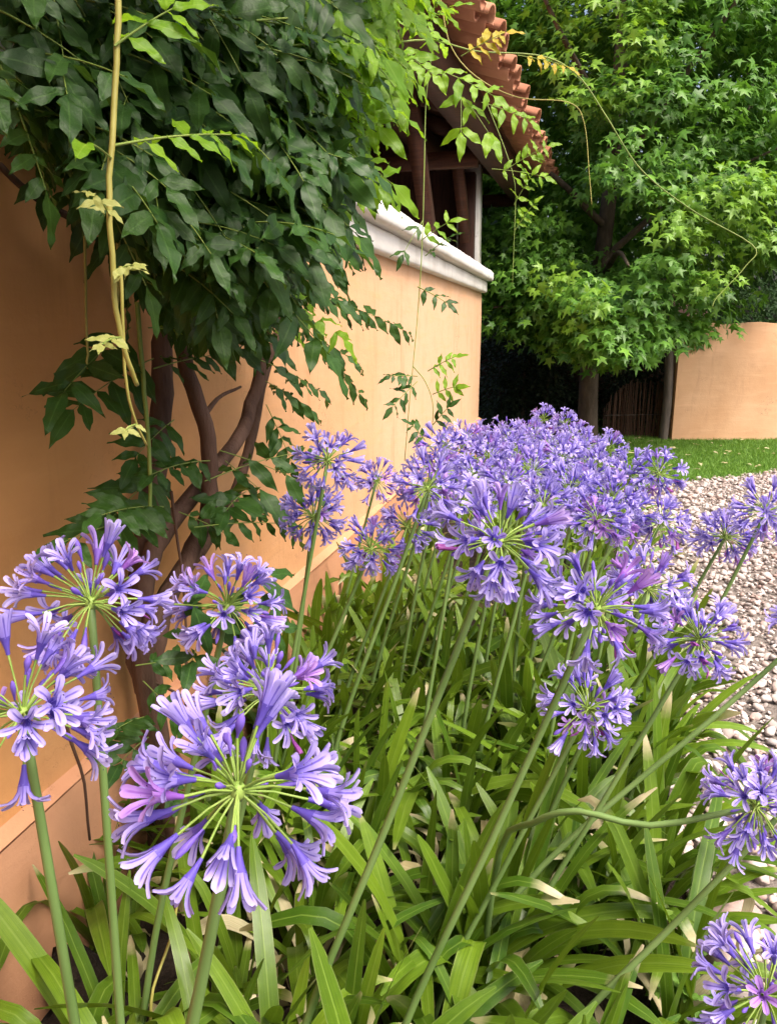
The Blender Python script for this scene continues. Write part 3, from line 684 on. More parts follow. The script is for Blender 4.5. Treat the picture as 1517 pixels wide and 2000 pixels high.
FLT = [floret_tpl(op, i) for i, op in enumerate((1.05, .95, 1.15, .8, .7, .45))]; HALF = [floret_tpl(.18, 31), floret_tpl(.1, 32)]
BUD = [bud_tpl(1, .10, .85), bud_tpl(2, .085, .7), bud_tpl(3, .11, .6)]; WIT = [floret_tpl(-.1, 41), bud_tpl(42, .07, .8)]
for wt in WIT:
    for v in wt.V: v[:, 0] += .12*np.sin(v[:, 2]*5); v[:, 1] *= .6
FM = [a.mesh('floret', [M['petal'], M['anther']]) for a in FLT]; HM = [a.mesh('half_open_floret', [M['petal'], M['anther']]) for a in HALF]
BM = [a.mesh('bud', [M['bud']]) for a in BUD]; WM = [a.mesh('withered_floret', [M['wither'], M['anther']]) for a in WIT]

def head_layout(Rh, n, r2):
    """list of (kind, index, direction, pedicel length, size, roll)"""
    out = []
    for i in range(n):
        c = 1-(i+.5)/n*1.78; ph = i*2.39996+r2.normal(0, .25); s = math.sqrt(max(0, 1-c*c))
        d = unit(np.array([s*math.cos(ph), s*math.sin(ph), c])+r2.normal(0, .12, 3))
        x = r2.random(); pl = Rh*r2.uniform(.46, .64); sz = Rh*r2.uniform(.41, .52)
        if d[2] > .75: kind = 'b' if x < .5 else ('h' if x < .75 else 'f')
        elif x < .13: kind = 'b'
        elif x < .22: kind = 'h'
        elif x < .28: kind = 'w'
        else: kind = 'f'
        if kind == 'w': sz *= .7; d = unit(d+np.array([0, 0, -.6]))
        if kind == 'b': sz *= .8; pl *= r2.uniform(.6, 1.05)
        out.append((kind, int(r2.integers(100)), d, pl, sz, r2.uniform(0, 6.28)))
    for i in range(int(n*.18)):     # small buds near the hub
        d = unit(r2.normal(size=3)+np.array([0, 0, .4])); out.append(('b', int(r2.integers(100)), d, Rh*r2.uniform(.2, .4), Rh*.26, 0))
    return out
def ped_tube(d, pl):
    m = d*pl*.5+np.array([0, 0, .06*pl]); return tube([np.zeros(3), m, d*pl], [.0013, .0011, .0014], 4, False)
def pedicels(lay, B):
    a = Acc()
    for k, i, d, pl, sz, ro in lay:
        V, T, U = ped_tube(B@d, pl); a.add(V, T, U)
    V, T = ico(1); a.add(V*np.array([.007, .007, .009]), T)
    return a
def tofrom(d, roll):
    d = unit(d); q = Vector((0, 0, 1)).rotation_difference(Vector(d)); return (q @ Quaternion((0, 0, 1), roll))
FAR = []
def far_heads():
    for v in range(5):
        r2 = np.random.default_rng(500+v); lay = head_layout(.095, 38, r2); a = Acc()
        for k, i, d, pl, sz, ro in lay:
            V, T, U = ped_tube(d, pl); a.add(V, T, U, 0, 0)
            src = {'f': FLT, 'h': HALF, 'b': BUD, 'w': WIT}[k]; t = src[i % len(src)]; q = np.array(tofrom(d, ro).to_matrix()); rr = r2.random()
            for V, T, U, m in zip(t.V, t.T, t.U, t.M):
                pass
            Vc = np.concatenate(t.V); Tc = np.concatenate(t.T); Uc = np.concatenate(t.U); Mc = np.concatenate(t.M)
            keep = Mc == 0
            a.add((Vc*sz)@q.T+d*pl, Tc[keep], Uc, rr, {'f': 1, 'h': 1, 'b': 2, 'w': 3}[k])
        FAR.append(a.mesh('flower_head', [M['pedicel'], M['petal'], M['bud'], M['wither']]))
far_heads()

def put_leaves(plant, base, n, r2, bias=0.0, hscale=1.0, lim=None):
    for k in range(n):
        az = r2.uniform(0, 6.283)
        if r2.random() < bias: az = r2.normal(-.25, .7)             # towards the light (+x)
        x = r2.random()
        lx, ly = plant.location[0], plant.location[1]; dry = r2.random() < (.22 if 1.35 < ly < 2.8 and lx < .05 else .07)
        m = DRY[r2.integers(len(DRY))] if dry else LM[r2.integers(0, 14) if x < .30 else (r2.integers(14, 30) if x < .74 else r2.integers(30, 42))]
        o = link('withered_leaf' if dry else 'leaf', m, plant); s = r2.uniform(.78, 1.12)*hscale
        o.location = (r2.normal(0, .03), r2.normal(0, .03), -.015); o.rotation_euler = (r2.normal(0, .08), r2.normal(0, .08), az); o.scale = (s, s*r2.uniform(.85, 1.15), s)
BASES = []
def agapanthus(cx, cy, dia, sx, sy, label, group=None, nleaf=15, nfl=38, path=None, stem_r=.0056, depth=None, bias=.3, tilt=None):
    r2 = np.random.default_rng(int(cx*7+cy*13)); d = depth or F*.19/dia; Rh = dia*d/F/2
    Hc = at_depth(cx, cy, d); hd = (Hc-C0)@hf
    if path is None:
        P2 = at_hdist(sx, sy, hd); g = (P2-Hc)/(Hc[2]-P2[2])      # per metre of fall
        mid_z = P2[2] if P2[2] > .25 else .25
        base = Hc+g*Hc[2]*.92; base[2] = 0
        base[0] = min(max(base[0], WALL+.10), EDGE+.02)
        m = Hc+g*(Hc[2]-mid_z); q = (m*.5+base*.5); q[2] = m[2]*.5; q[:2] = m[:2]*.42+base[:2]*.58
        pts = [base+np.array([0, 0, -.02]), q, m, Hc] if mid_z < Hc[2]*.85 else [base+np.array([0,0,-.02]), m, Hc]
    else:
        pts = path+[Hc]; base = np.array(pts[0], float); base[2] = 0; pts[0] = base+np.array([0, 0, -.02])
    BASES.append(base[:2])
    plant = empty('agapanthus', base, label, 'flower', group)
    sp_ = spline(pts, 16)-base
    V, T, U = tube(sp_, np.linspace(stem_r*1.25, stem_r*.85, 16), 8); link('flower_stalk', mesh_np('flower_stalk', V, T, U), plant, M['stalk'])
    ax = unit(unit(sp_[-1]-sp_[-3])+np.array([0, 0, .5])); 
    if tilt is not None: ax = unit(tilt)
    B = np.array(tofrom(ax, 0).to_matrix())
    if dia < 100:
        h = link('flower_head', FAR[r2.integers(5)], plant); h.location = tuple(Hc-base); h.scale = (Rh/.095,)*3
        h.rotation_mode = 'QUATERNION'; h.rotation_quaternion = tofrom(ax, r2.uniform(0, 6.28))
    else:
        lay = head_layout(Rh, nfl, r2); h = link('flower_head', pedicels(lay, B).mesh('flower_head'), plant, M['pedicel']); h.location = tuple(Hc-base)
        for k, i, dd, pl, sz, ro in lay:
            nm, ms = {'f': ('floret', FM), 'h': ('half_open_floret', HM), 'b': ('bud', BM), 'w': ('withered_floret', WM)}[k]
            o = link(nm, ms[i % len(ms)], h); wd = B@dd; o.location = tuple(wd*pl); o.rotation_mode = 'QUATERNION'
            o.rotation_quaternion = tofrom(unit(wd+np.array([0, 0, -.12 if k == 'f' else 0])+r2.normal(0, .1, 3)), ro); o.scale = (sz, sz, sz)
    put_leaves(plant, base, int(nleaf*1.4), r2, bias)
    return plant
near = [
 (465,1545,455, 385,1960,'agapanthus with the largest, widest open violet flower head',10),
 (525,1355,280, 430,1760,'agapanthus whose dense head sits just behind the largest flower head',12),
 (45,1395,375, 130,1900,'agapanthus on a long bare stalk close against the terracotta plinth',5),
 (178,1178,315, 215,1700,'agapanthus with wilting purple florets below the wisteria trunk',6),
 (445,1185,235, 395,1420,'agapanthus with upright buds half hidden by wisteria leaflets',7),
 (640,900,150, 575,1270,'tallest agapanthus before the peach wall, dusky mauve head',14),
 (612,1010,140, 585,1240,'agapanthus with a small dusky head under the tallest one by the wall',12),
 (735,940,95, 690,1110,'small agapanthus head alone against the peach wall',12),
 (795,1030,120, 740,1180,'agapanthus head drooping between the wall and the bed',14),
 (725,1072,140, 655,1240,'low agapanthus head nearest the plinth beyond the wisteria',14),
 (835,955,150, 770,1140,'agapanthus with a loose head rising before the wall corner',14),
 (975,1060,280, 760,1600,'agapanthus with a big head on one long slanting bare stalk',16),
 (1165,1190,270, 960,1640,'agapanthus with a heavy cluster leaning over the strap leaves',18),
 (1265,1150,180, 1150,1420,'agapanthus head pressed against the heavy leaning cluster',16),
 (1148,1385,200, 960,1740,'agapanthus with the lowest head nodding over the leaves in mid bed',18),
 (1365,1250,195, 1180,1560,'agapanthus leaning out over the gravel with a rounded head',18),
 (1290,1020,130, 1230,1130,'agapanthus head standing against the pale gravel',14),
 (1285,925,115, 1200,1060,'agapanthus head standing against the edge of the lawn',14),
 (1195,975,130, 1140,1110,'agapanthus in the mass beside the gravel edge',14),
 (1415,1050,130, 1340,1180,'agapanthus reaching over the gravel, the one of two nearer the bed',10),
 (1495,1000,140, 1400,1190,'agapanthus reaching over the gravel, the one of two farther from the bed',10),
 (1495,1945,300, 1440,2250,'agapanthus with sparse upright buds low over the edging stones',6),
]
for cx, cy, dia, sx, sy, lab, nl in near: agapanthus(cx, cy, dia, sx, sy, lab, None, nl)
hd22 = at_depth(1475, 1575, F*.19/235)
agapanthus(1475,1575,235,0,0,'agapanthus whose stalk bends flat towards the pebbles', None, 16, 40, [at_depth(940,1700,1.62)*np.array([1,1,0]), at_depth(975,1665,1.52), at_depth(1040,1608,1.38), at_depth(1125,1584,1.31), at_depth(1270,1612,1.27)], tilt=(.7,.1,.15))
agapanthus(1640,1470,230,1330,1790,'agapanthus on a thick stalk slanting low over the weeds and stones', None, 10)
agapanthus(1600,1215,190,1400,1395,'agapanthus on a thin stalk crossing the gravel', None, 10)
mass = [(865,880,115),(905,862,98),(850,925,122),(955,895,108),(1000,878,100),(1045,858,86),(1060,820,64),(1102,830,66),(1040,925,122),(990,950,132),(1095,900,102),(1140,880,92),(1165,910,97),
        (1110,962,126),(1060,990,140),(1165,1015,138),(1228,935,112),(1215,1012,130),(925,932,116),(900,985,138),(1140,945,110),(1075,872,90),(985,846,76),(1122,858,78),(1015,905,110),(1185,880,86),(1030,845,74),(940,862,84)]
for cx, cy, dia in mass:
    zn_ = 'with a small head at the far end of the crowded bed' if dia < 80 else ('in the violet mass against the peach wall' if cx < 960 else ('in the violet mass along the gravel side' if cx > 1130 else 'in the middle of the crowded violet mass'))
    agapanthus(cx, cy, dia, cx-rng.uniform(15, 55)*dia/110, cy+170*dia/110, 'agapanthus '+zn_, 'agapanthus '+zn_, 9 if dia > 100 else 7)
for (x, y, n_, lab) in [(-.66,1.22,13,'flowerless agapanthus with broad dark leaves fanned against the plinth'), (-.72,.86,8,'small agapanthus clump at the foot of the plinth beside a bare stalk'), (-.42,.98,12,'flowerless agapanthus below the largest flower head')]:
    BASES.append(np.array([x, y])); put_leaves(empty('agapanthus', (x, y, 0), lab, 'plant'), None, n_, np.random.default_rng(int(900+x*50+y*90)), .0, .9)
# leaf-only clumps filling the bed
k = 0
for y in np.arange(.62, 7.6, .235):
    for x in np.arange(WALL+.16, EDGE-.02, .235):
        p = np.array([x+rng.uniform(-.08, .08), y+rng.uniform(-.08, .08)])
        if min(np.hypot(*(p-b)) for b in BASES) < .13: continue
        if p[0] < -.62 and p[1] < 1.25: continue
        if p[0] > .12 and p[1] < 1.35: continue
        if p[1] < .8 and p[0] < -.4: continue
        BASES.append(p); far = p[1] > 3.2
        if far and rng.random() < .25: continue
        zone = 'along the plinth of the house' if p[0] < -.62 else ('at the gravel edge of the bed' if p[0] > -.05 else 'in the middle of the bed')
        zone += ', under the big slanting heads' if p[1] < 1.5 else (', among the tall stalks' if p[1] < 3.0 else ', behind the massed violet heads')
        pl = empty('agapanthus', (p[0], p[1], 0), 'flowerless agapanthus clump '+zone, 'plant', 'flowerless agapanthus '+zone)
        put_leaves(pl, p, 9 if far else 25, np.random.default_rng(900+k), .25, rng.uniform(.85, 1.05)); k += 1

# ------------------------------------------------------------------ wisteria
def leaflet_tpl(seed):
    r2 = np.random.default_rng(seed); n = 8; V = []; U = []; ph = r2.uniform(0, 6, 3); cur = r2.uniform(.1, .35); fold = r2.uniform(.1, .3); wid = r2.uniform(.15, .195)
    wp = [.02, .62, .93, 1.0, .9, .66, .30, .0]
    for i in range(n):
        s = i/(n-1); wv = wid*wp[i]; z = -cur*s*s
        for j in (-1, 0, 1):
            V.append((s, j*wv*(1+.12*math.sin(s*14+ph[0]+j)), z+abs(j)*wv*fold+abs(j)*.05*math.sin(s*13+ph[1]+j*1.3))); U.append((.5+.5*j, s))
    return np.array(V), np.array(grid_tris(3, n)), np.array(U)
LFT = [leaflet_tpl(i) for i in range(8)]
LFM = {k: [mesh_np('leaflet', V, T, U, None, True, mats=[M[k]]) for V, T, U in LFT] for k in ('wleaf', 'wyoung_lit', 'wgold', 'shootleaf')}
vine0 = at_x(335, 1640, WALL+.14); vine0 = np.array([vine0[0], vine0[1], 0])
vine = empty('wisteria', vine0, 'wisteria vine with twisting brown stems and dense dark leaves on the wall', 'vine')
def compound(P0, dirv, ln, npair, ll, nv, r2, droop=.35):
    """rachis points and leaflets (pos, dir, normal, length)"""
    d = unit(dirv); pts = []; p = np.array(P0, float); m = 8
    for i in range(m): pts.append(p.copy()); dd = unit(d+np.array([0, 0, -droop*(i/m)**1.2])); p = p+dd*ln/(m-1)
    pts = np.array(pts); out = []
    for k in range(npair):
        t = .22+.73*k/max(1, npair-1)*.95; i = min(m-2, int(t*(m-1))); q = pts[i]+(pts[i+1]-pts[i])*(t*(m-1)-i); tg = unit(pts[i+1]-pts[i])
        sd_ = unit(np.cross(nv, tg)); sc = .75+.35*math.sin(math.pi*min(1, .2+k/npair))
        for sg in (-1, 1):
            dl = unit(tg*.5+sd_*sg*.85+np.array([0, 0, -.25])+r2.normal(0, .16, 3)); out.append((q, dl, unit(nv+r2.normal(0, .22, 3)), ll*sc*r2.uniform(.85, 1.12)))
    tg = unit(pts[-1]-pts[-2]); out.append((pts[-1], unit(tg+np.array([0,0,-.2])), nv, ll*1.05))
    return pts, out
NLEAF = 0; stuffA = {k: Acc() for k in LFM}; SMAX = 300; DEEP = 150
def place_leaf(P0, dirv, ln, npair, ll, nv, key, r2, droop=.35, deep=None):
    global NLEAF
    pts, ls = compound(P0, dirv, ln, npair, ll, nv, r2, droop)
    Vr, Tr, Ur = tube(pts-P0, np.linspace(.0016, .0008, len(pts)), 4, False)
    if NLEAF < SMAX:
        isd = deep if deep is not None else NLEAF < DEEP
        NLEAF += 1
        if isd:
            o = link('compound_leaf', mesh_np('compound_leaf', Vr, Tr, Ur), vine, M['greenshoot']); o.location = tuple(P0-vine0)
            for q, dl, nn, l in ls:
                c = link('leaflet', LFM[key][r2.integers(8)], o); c.matrix_local = mat4(basis(dl, nn), q-P0, l)
            return
        a = Acc(); a.add(Vr, Tr, Ur, 0, 0)
        for q, dl, nn, l in ls:
            V, T, U = LFT[r2.integers(8)]; a.add((V*l)@basis(dl, nn).T+(q-P0), T, U, r2.random(), 1)
        o = link('compound_leaf', a.mesh('compound_leaf', [M['greenshoot'], M[key]]), vine); o.location = tuple(P0-vine0); return
    for q, dl, nn, l in ls:
        V, T, U = LFT[r2.integers(8)]; stuffA[key].add((V*l)@basis(dl, nn).T+(q-vine0), T, U, r2.random(), 0)
r2 = np.random.default_rng(77)
# single leaves that show against the wall: start px, end px, distance from the wall, pairs, leaflet length, kind
solo = [((470,270),(460,268),.4,4,.07,'wyoung_lit')]
solo = [
 ((218,285),(440,285),.60,5,.045,'wyoung_lit'),((218,310),(150,310),.60,0,.045,'wyoung_lit'),((224,90),(330,60),.6,3,.05,'wyoung_lit'),((216,420),(160,400),.6,3,.022,'shootleaf'),((222,530),(275,545),.6,4,.022,'shootleaf'),((236,660),(180,700),.6,3,.02,'shootleaf'),((268,830),(230,860),.58,2,.018,'shootleaf'),((300,700),(125,800),.20,5,.075,'wleaf'),((255,640),(110,770),.22,4,.08,'wleaf'),
 ((290,640),(420,655),.22,4,.06,'wyoung_lit'),((300,720),(415,700),.24,5,.05,'wleaf'),((330,910),(205,1010),.2,5,.075,'wleaf'),((300,1010),(100,1050),.25,4,.075,'wleaf'),
 ((320,990),(180,1000),.28,6,.06,'wleaf'),((410,900),(280,920),.26,5,.055,'wleaf'),((440,900),(560,1010),.22,4,.085,'wleaf'),((430,880),(620,950),.24,3,.10,'wleaf'),
 ((400,940),(590,870),.22,3,.08,'wleaf'),((380,1030),(570,1015),.26,6,.05,'wleaf'),((480,960),(430,1000),.22,4,.06,'wleaf'),((500,700),(620,760),.2,5,.05,'wleaf'),
 ((510,740),(600,800),.18,5,.05,'wleaf'),((520,790),(560,900),.18,5,.05,'wleaf'),((560,640),(690,700),.25,6,.055,'wleaf'),((560,560),(700,600),.30,5,.06,'wleaf'),
 ((600,590),(790,625),.30,5,.06,'wleaf'),((610,660),(700,770),.22,5,.05,'wleaf'),((505,650),(610,640),.2,4,.05,'wyoung_lit'),
 ((330,1180),(490,1200),.52,3,.085,'wleaf'),((350,1240),(500,1130),.52,2,.09,'wleaf'),((420,1275),(520,1230),.5,2,.07,'wleaf'),((400,1230),(360,1300),.48,2,.07,'wleaf'),
 ((265,1300),(375,1290),.22,5,.045,'wleaf'),((280,1330),(350,1410),.22,4,.05,'wleaf'),((285,1400),(215,1420),.22,4,.05,'wleaf'),((290,1440),(220,1490),.26,3,.06,'wleaf'),
 ((300,1480),(330,1560),.22,3,.05,'wleaf'),((350,1000),(420,1040),.2,4,.06,'wleaf'),((340,820),(250,900),.18,5,.07,'wleaf'),
 ((500,40),(740,50),.60,7,.085,'wyoung_lit'),((540,-20),(780,-10),.58,7,.08,'wyoung_lit'),((520,130),(700,150),.55,6,.08,'wyoung_lit'),((530,200),(700,215),.56,6,.085,'wyoung_lit'),((540,255),(700,265),.55,6,.08,'wyoung_lit'),((550,315),(710,345),.52,6,.075,'wyoung_lit'),
 ((560,380),(680,460),.45,5,.075,'wyoung_lit'),((560,90),(720,100),.58,6,.08,'wyoung_lit'),((580,420),(650,540),.35,5,.06,'wleaf'),((520,330),(640,380),.5,5,.09,'wyoung_lit'),((600,70),(740,90),.5,7,.085,'wyoung_lit'),((680,10),(850,60),.5,6,.08,'wyoung_lit'),
 # right of the mass, over the coping
]
for (a_, b_, wd, npair, ll, key) in solo:
    P0 = at_x(*a_, WALL+wd); P1 = at_x(*b_, WALL+wd+.03); ln = np.linalg.norm(P1-P0); sc = max(.9, min(1.2, ln/.2)) if a_[0] > 700 else ((1.6 if a_[0] > 430 else 1.15) if wd < .4 else (1.15 if a_[0] > 500 else 1))
    place_leaf(P0, (P1-P0)+np.array([.02, -.02, .02]), ln, npair, ll*sc, unit(np.array([.45, -.55, .70])+r2.normal(0, .18, 3)), key, r2, .2, True)
solo2 = [((830,500),(880,470),2.3,3,.045,'wleaf'),((815,560),(870,600),2.3,3,.045,'wleaf'),((822,470),(880,440),2.3,3,.05,'wyoung_lit'),((826,430),(790,500),2.3,2,.05,'wleaf'),
 ((815,745),(770,800),2.2,4,.045,'wleaf'),((815,735),(765,745),2.2,4,.042,'wleaf'),((835,725),(890,705),2.2,4,.04,'wyoung_lit'),((845,770),(890,765),2.2,3,.042,'wyoung_lit'),((845,830),(880,800),2.2,3,.04,'wleaf'),((830,860),(800,835),2.2,3,.04,'wleaf'),
 ((840,130),(960,190),2.4,4,.075,'wyoung_lit'),((900,110),(985,70),2.5,5,.065,'wgold'),((1010,108),(1105,135),2.6,5,.05,'wgold'),((900,170),(900,260),2.4,2,.085,'wyoung_lit'),((905,190),(955,270),2.4,2,.085,'wyoung_lit'),
 ((940,200),(1030,240),2.5,4,.06,'wyoung_lit'),((990,330),(1070,290),2.7,5,.05,'wyoung_lit'),((1003,400),(1040,345),2.7,3,.05,'wyoung_lit'),((960,330),(1060,350),2.7,3,.05,'wyoung_lit'),((1005,450),(1045,400),2.7,4,.04,'wyoung_lit'),((800,60),(880,20),2.3,5,.07,'wyoung_lit'),((770,90),(840,150),2.3,4,.07,'wyoung_lit'),((700,100),(790,130),2.2,5,.07,'wyoung_lit')]
for (a_, b_, dp, npair, ll, key) in solo2:
    P0 = at_depth(*a_, dp); P1 = at_depth(*b_, dp-.03)
    place_leaf(P0, P1-P0+np.array([0, 0, .02]), np.linalg.norm(P1-P0), npair, ll, unit(np.array([.35, -.7, .6])+r2.normal(0, .18, 3)), key, r2, .2, True)
mass_poly = [(-90,-140),(680,-140),(640,0),(560,110),(550,220),(550,300),(540,360),(520,420),(500,460),(420,500),(330,520),(230,470),(150,400),(100,300),(60,220),(-90,150)]
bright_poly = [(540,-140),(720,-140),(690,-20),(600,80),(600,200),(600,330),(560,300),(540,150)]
cand = []
for p in poly_sample(mass_poly, 440): cand.append((p, False))
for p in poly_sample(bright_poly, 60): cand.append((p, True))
rows = []
for p, br in cand:
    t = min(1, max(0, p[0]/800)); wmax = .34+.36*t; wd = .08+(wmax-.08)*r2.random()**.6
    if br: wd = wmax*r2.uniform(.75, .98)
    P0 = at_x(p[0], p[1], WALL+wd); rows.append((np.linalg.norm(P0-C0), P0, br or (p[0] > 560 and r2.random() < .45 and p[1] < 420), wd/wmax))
for p in poly_sample([(230,470),(560,430),(560,560),(500,580),(420,600),(300,600),(220,560)], 24):
    wd = r2.uniform(.1, .32); P0 = at_x(p[0], p[1], WALL+wd); rows.append((np.linalg.norm(P0-C0), P0, r2.random() < .12, .6))
over = []
for _ in range(320):      # unseen leaf canopy added overhead to shade the near wall
    over.append(np.array([r2.uniform(WALL+.05, -.1), r2.uniform(-1.2, 1.7), r2.uniform(2.35, 3.0)]))
rows.sort(key=lambda t: t[0]-t[3]*.8)
for dist_, P0, br, front in rows:
    out = np.array([.75, .10, -.35])+r2.normal(0, .5, 3)*np.array([.7, 1, .5])
    if dist_ < .8: continue
    ll = r2.uniform(.056, .090)
    place_leaf(P0, out, r2.uniform(.15, .23), int(r2.integers(3, 6)), ll, unit(np.array([.5, -.4, .7])+r2.normal(0, .3, 3)), 'wyoung_lit' if br else 'wleaf', r2, .5)
for P0 in over: place_leaf(P0, np.array([.5, 0, -.3])+r2.normal(0, .6, 3), r2.uniform(.18, .26), 5, .085, unit(np.array([.1, -.1, 1])+r2.normal(0, .2, 3)), 'wleaf', r2, .5)
for k_, a in stuffA.items():
    if a.n: o = link('foliage', a.mesh('foliage'), vine, M[k_]); o['kind'] = 'stuff'
def stem(name, px, wds, r0, r1, mat, m=30, n=8, ground=None):
    P = [at_x(x, y, WALL+wd) for (x, y), wd in zip(px, wds if isinstance(wds, (list, tuple)) else [wds]*len(px))]
    if ground is not None: P = [np.array(ground)]+P
    c = spline(P, m); jit = rng.normal(0, r0*.12, c.shape); jit[0] = 0
    V, T, U = tube(c+jit-vine0, np.linspace(r0, r1, m), n); return link(name, mesh_np(name, V, T, U), vine, M[mat])
g0 = vine0+np.array([0, 0, -.04])
stem('trunk', [(312,1440),(285,1340),(268,1240),(290,1110),(330,1030),(390,950),(445,885),(490,800),(508,700),(520,600),(500,400),(470,200)], [.14,.13,.12,.12,.13,.14,.15,.16,.17,.18,.2,.2], .028, .016, 'bark', 44, 9, g0)
stem('trunk', [(300,1420),(285,1250),(345,1140),(375,1075),(405,1000),(410,900),(388,780),(352,640),(330,450),(320,250)], [.15,.15,.17,.18,.19,.19,.18,.17,.16,.15], .026, .017, 'bark', 40, 9, g0+np.array([.02,.02,0]))
stem('trunk', [(315,1430),(300,1290),(345,1140),(400,1060),(450,990),(485,880),(505,790),(530,690),(552,610),(570,420),(600,300)], [.10,.10,.11,.11,.11,.10,.1,.1,.12,.15,.25], .022, .013, 'bark', 40, 8, g0+np.array([0,.05,0]))
stem('trunk', [(300,1400),(275,1200),(290,1020),(312,880),(318,740),(320,600),(300,420),(280,200)], [.08,.07,.06,.06,.06,.07,.1,.12], .032, .024, 'bark', 36, 9, g0+np.array([-.03,.0,0]))
stem('side_stem', [(250,540),(170,320),(90,250),(0,190),(-80,150)], .05, .012, .010, 'bark', 16, 7)
stem('side_stem', [(130,420),(60,380),(0,320)], .05, .009, .006, 'bark', 10, 6)
stem('side_stem', [(400,810),(430,775),(470,755)], .12, .008, .004, 'bark', 8, 6)
stem('side_stem', [(270,1320),(330,1345),(390,1380),(420,1385)], .13, .004, .003, 'bark', 8, 5)
# hanging and arching shoots
stem('hanging_shoot', [(232,-40),(228,130),(218,290),(214,420),(222,540),(233,640),(252,710),(270,752)], .60, .0034, .0026, 'shoot', 30, 7)
stem('hanging_shoot', [(236,520),(243,680),(250,770),(268,830),(288,870)], .58, .0022, .0014, 'shoot', 18, 5)
stem('hanging_shoot', [(226,330),(232,520),(228,600)], .38, .004, .003, 'shoot', 14, 5)
stem('hanging_shoot', [(268,590),(280,740),(291,870),(294,1020)], .30, .0045, .0035, 'greenshoot', 16, 6)
stem('hanging_shoot', [(160,160),(165,400),(170,640),(172,720)], .25, .003, .002, 'shoot', 14, 5)
stem('hanging_shoot', [(335,960),(345,1040),(360,1160),(365,1300),(362,1400)], .28, .0035, .0025, 'bark', 14, 5)
stem('hanging_shoot', [(110,1340),(140,1450),(165,1530),(176,1640)], .10, .004, .003, 'bark', 10, 5)
stem('hanging_shoot', [(350,1740),(335,1830),(300,1930),(295,2000)], .4, .003, .003, 'shoot', 10, 5)
def shoot3(pts, r0, r1, mat, m=40):
    V, T, U = tube(spline(pts, m)-vine0, np.linspace(r0, r1, m), 6); link('arching_shoot', mesh_np('arching_shoot', V, T, U), vine, M[mat])
shoot3([at_depth(x, y, d) for x, y, d in [(560,180,2.1),(680,105,2.3),(830,78,2.5),(930,100,2.6),(1060,110,2.65),(1130,150,2.7),(1185,230,2.7),(1250,330,2.7),(1350,410,2.65),(1470,480,2.6),(1455,520,2.6),(1400,580,2.6),(1390,600,2.6)]], .0032, .0015, 'greenshoot', 60)
shoot3([at_depth(x, y, d) for x, y, d in [(860,0,3.0),(880,90,3.0),(930,150,3.0),(1010,190,3.0),(1110,200,3.0),(1140,240,3.0),(1150,340,3.0),(1155,400,3.0)]], .0026, .0014, 'shoot', 40)
shoot3([at_depth(x, y, 2.3) for x, y in [(845,90),(832,190),(828,340),(824,480),(815,620),(800,780),(790,900)]], .0022, .0012, 'greenshoot', 26)
shoot3([at_depth(x, y, 2.2) for x, y in [(806,715),(830,745),(845,790),(843,850)]], .0018, .001, 'greenshoot', 12)
shoot3([at_depth(x, y, 2.7) for x, y in [(945,190),(985,290),(1005,360),(1005,430),(1003,480),(1000,560)]], .002, .001, 'greenshoot', 16)
# faded blossom
bl = at_x(613, 278, WALL+.55); a = Acc()
for i in range(34):
    d = unit(r2.normal(size=3)); V, T, U = LFT[i % 8]; a.add((V*.022*np.array([1, 1.6, 1]))@basis(d, r2.normal(size=3)).T+d*.012+np.array([0, 0, -.05*r2.random()]), T, U, r2.random())
o = link('faded_blossom', a.mesh('faded_blossom'), vine, M['blossom']); o.location = tuple(bl-vine0)

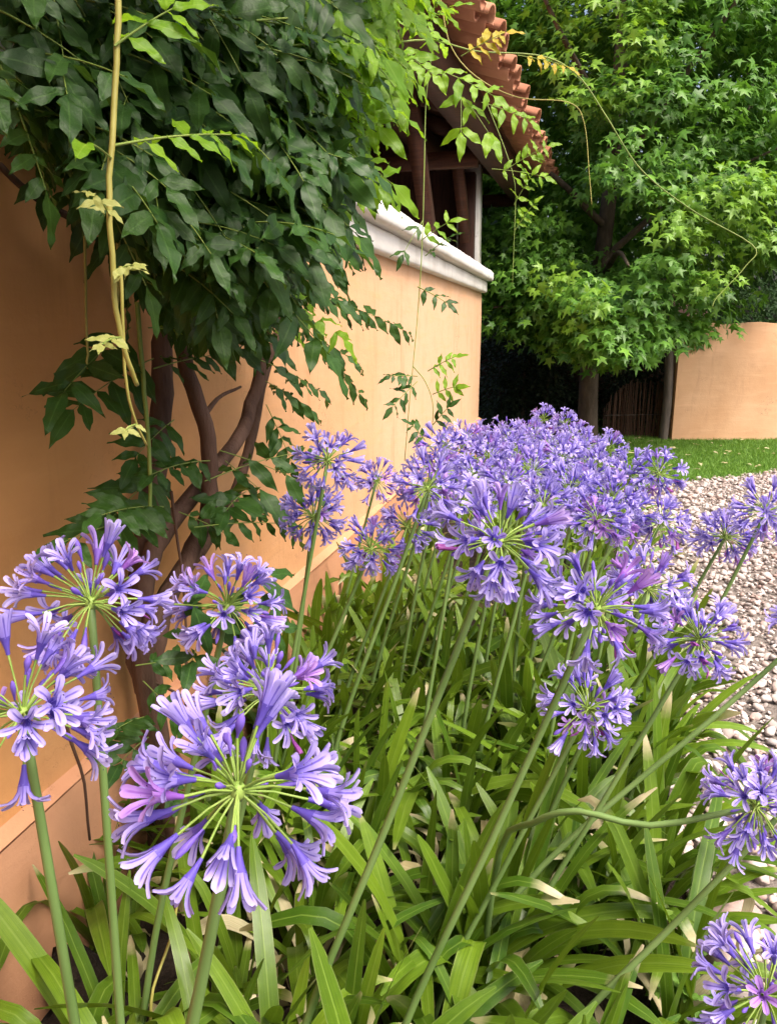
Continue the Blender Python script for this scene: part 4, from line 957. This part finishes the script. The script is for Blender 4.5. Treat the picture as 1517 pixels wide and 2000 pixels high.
# ------------------------------------------------------------------ weeds and litter at the bed edge
for i, (px, py, hh, lab) in enumerate([(1330,1900,.17,'feathery pale green weed by the edging stones'), (1300,1960,.14,'low leafy weed on the dark soil'), (1360,1985,.12,'small bright weed beside the flat pink stone'), (1455,1735,.03,'tiny weed sprouting between the pebbles')]):
    b = at_z(px, py, .04); b[2] = 0; t = empty('weed', b, lab, 'weed'); a = Acc(); s = Acc()
    for k in range(9 if hh > .05 else 3):
        e = np.array([r2.normal(0, hh*.45), r2.normal(0, hh*.45), hh*r2.uniform(.6, 1.1)]); c = spline([np.array([0,0,-.01]), e*np.array([.3,.3,.6]), e], 8)
        V, T, U = tube(c, np.linspace(.002, .001, 8), 4, False); s.add(V, T, U)
        for q in c[2:]:
            for sg in (-1, 1):
                V, T, U = LFT[r2.integers(8)]; d = unit(r2.normal(size=3)+np.array([sg, 0, .2])); a.add((V*r2.uniform(.018, .034)*np.array([1, 1.5, 1]))@basis(d, [0, -.3, 1]).T+q, T, U, r2.random())
    link('stem', s.mesh('stem'), t, M['greenshoot']); link('leaves', a.mesh('leaves'), t, M['weed'])
a = Acc()
for k in range(420):
    x = rng.uniform(WALL+.05, EDGE+.05); y = rng.uniform(.7, 4.0); V, T, U = LFT[rng.integers(8)]; d = unit([rng.normal(), rng.normal(), rng.normal()*.15])
    a.add((V*rng.uniform(.03, .09)*np.array([1, rng.uniform(.3, 1), 1]))@basis(d, [rng.normal()*.3, rng.normal()*.3, 1]).T+np.array([x, y, rng.uniform(.012, .03)]), T, U, rng.random())
tag(link('leaf_litter', a.mesh('leaf_litter'), None, M['dryleaf']), 'dry straw-coloured leaf litter on the soil of the bed', 'litter', kind='stuff')
V, T, U = tube(spline([(0,0,-.05),(.01,.01,.06),(-.02,.03,.12),(-.03,.02,.17)], 14), [.075,.07,.068,.066,.06,.06,.056,.057,.052,.05,.05,.048,.046,.04], 18)
V = V*np.array([1, 1, .8])*(1+.10*rng.normal(size=(len(V), 1))*np.array([1, 1, .3])); b = at_z(150, 1975, 0.03)
o = link('tree_stump', mesh_np('tree_stump', V, T, U, None, False), None, M['soil']); o.location = (b[0], b[1], 0); tag(o, 'old black rotten stump at the foot of the plinth', 'stump')

a = Acc()
for k in range(90):
    x = rng.uniform(.3, 4.0); y = LAWN(x)+rng.uniform(.1, 3.2); V, T, U = LFT[rng.integers(8)]; d = unit([rng.normal(), rng.normal(), .1])
    a.add((V*rng.uniform(.05, .10)*np.array([1, 1.3, 1]))@basis(d, [rng.normal()*.2, rng.normal()*.2, 1]).T+np.array([x, y, .045]), T, U, rng.random())
tag(link('fallen_leaves', a.mesh('fallen_leaves'), None, M['dryleaf']), 'pale fallen leaves scattered on the far lawn', 'leaves', kind='stuff')
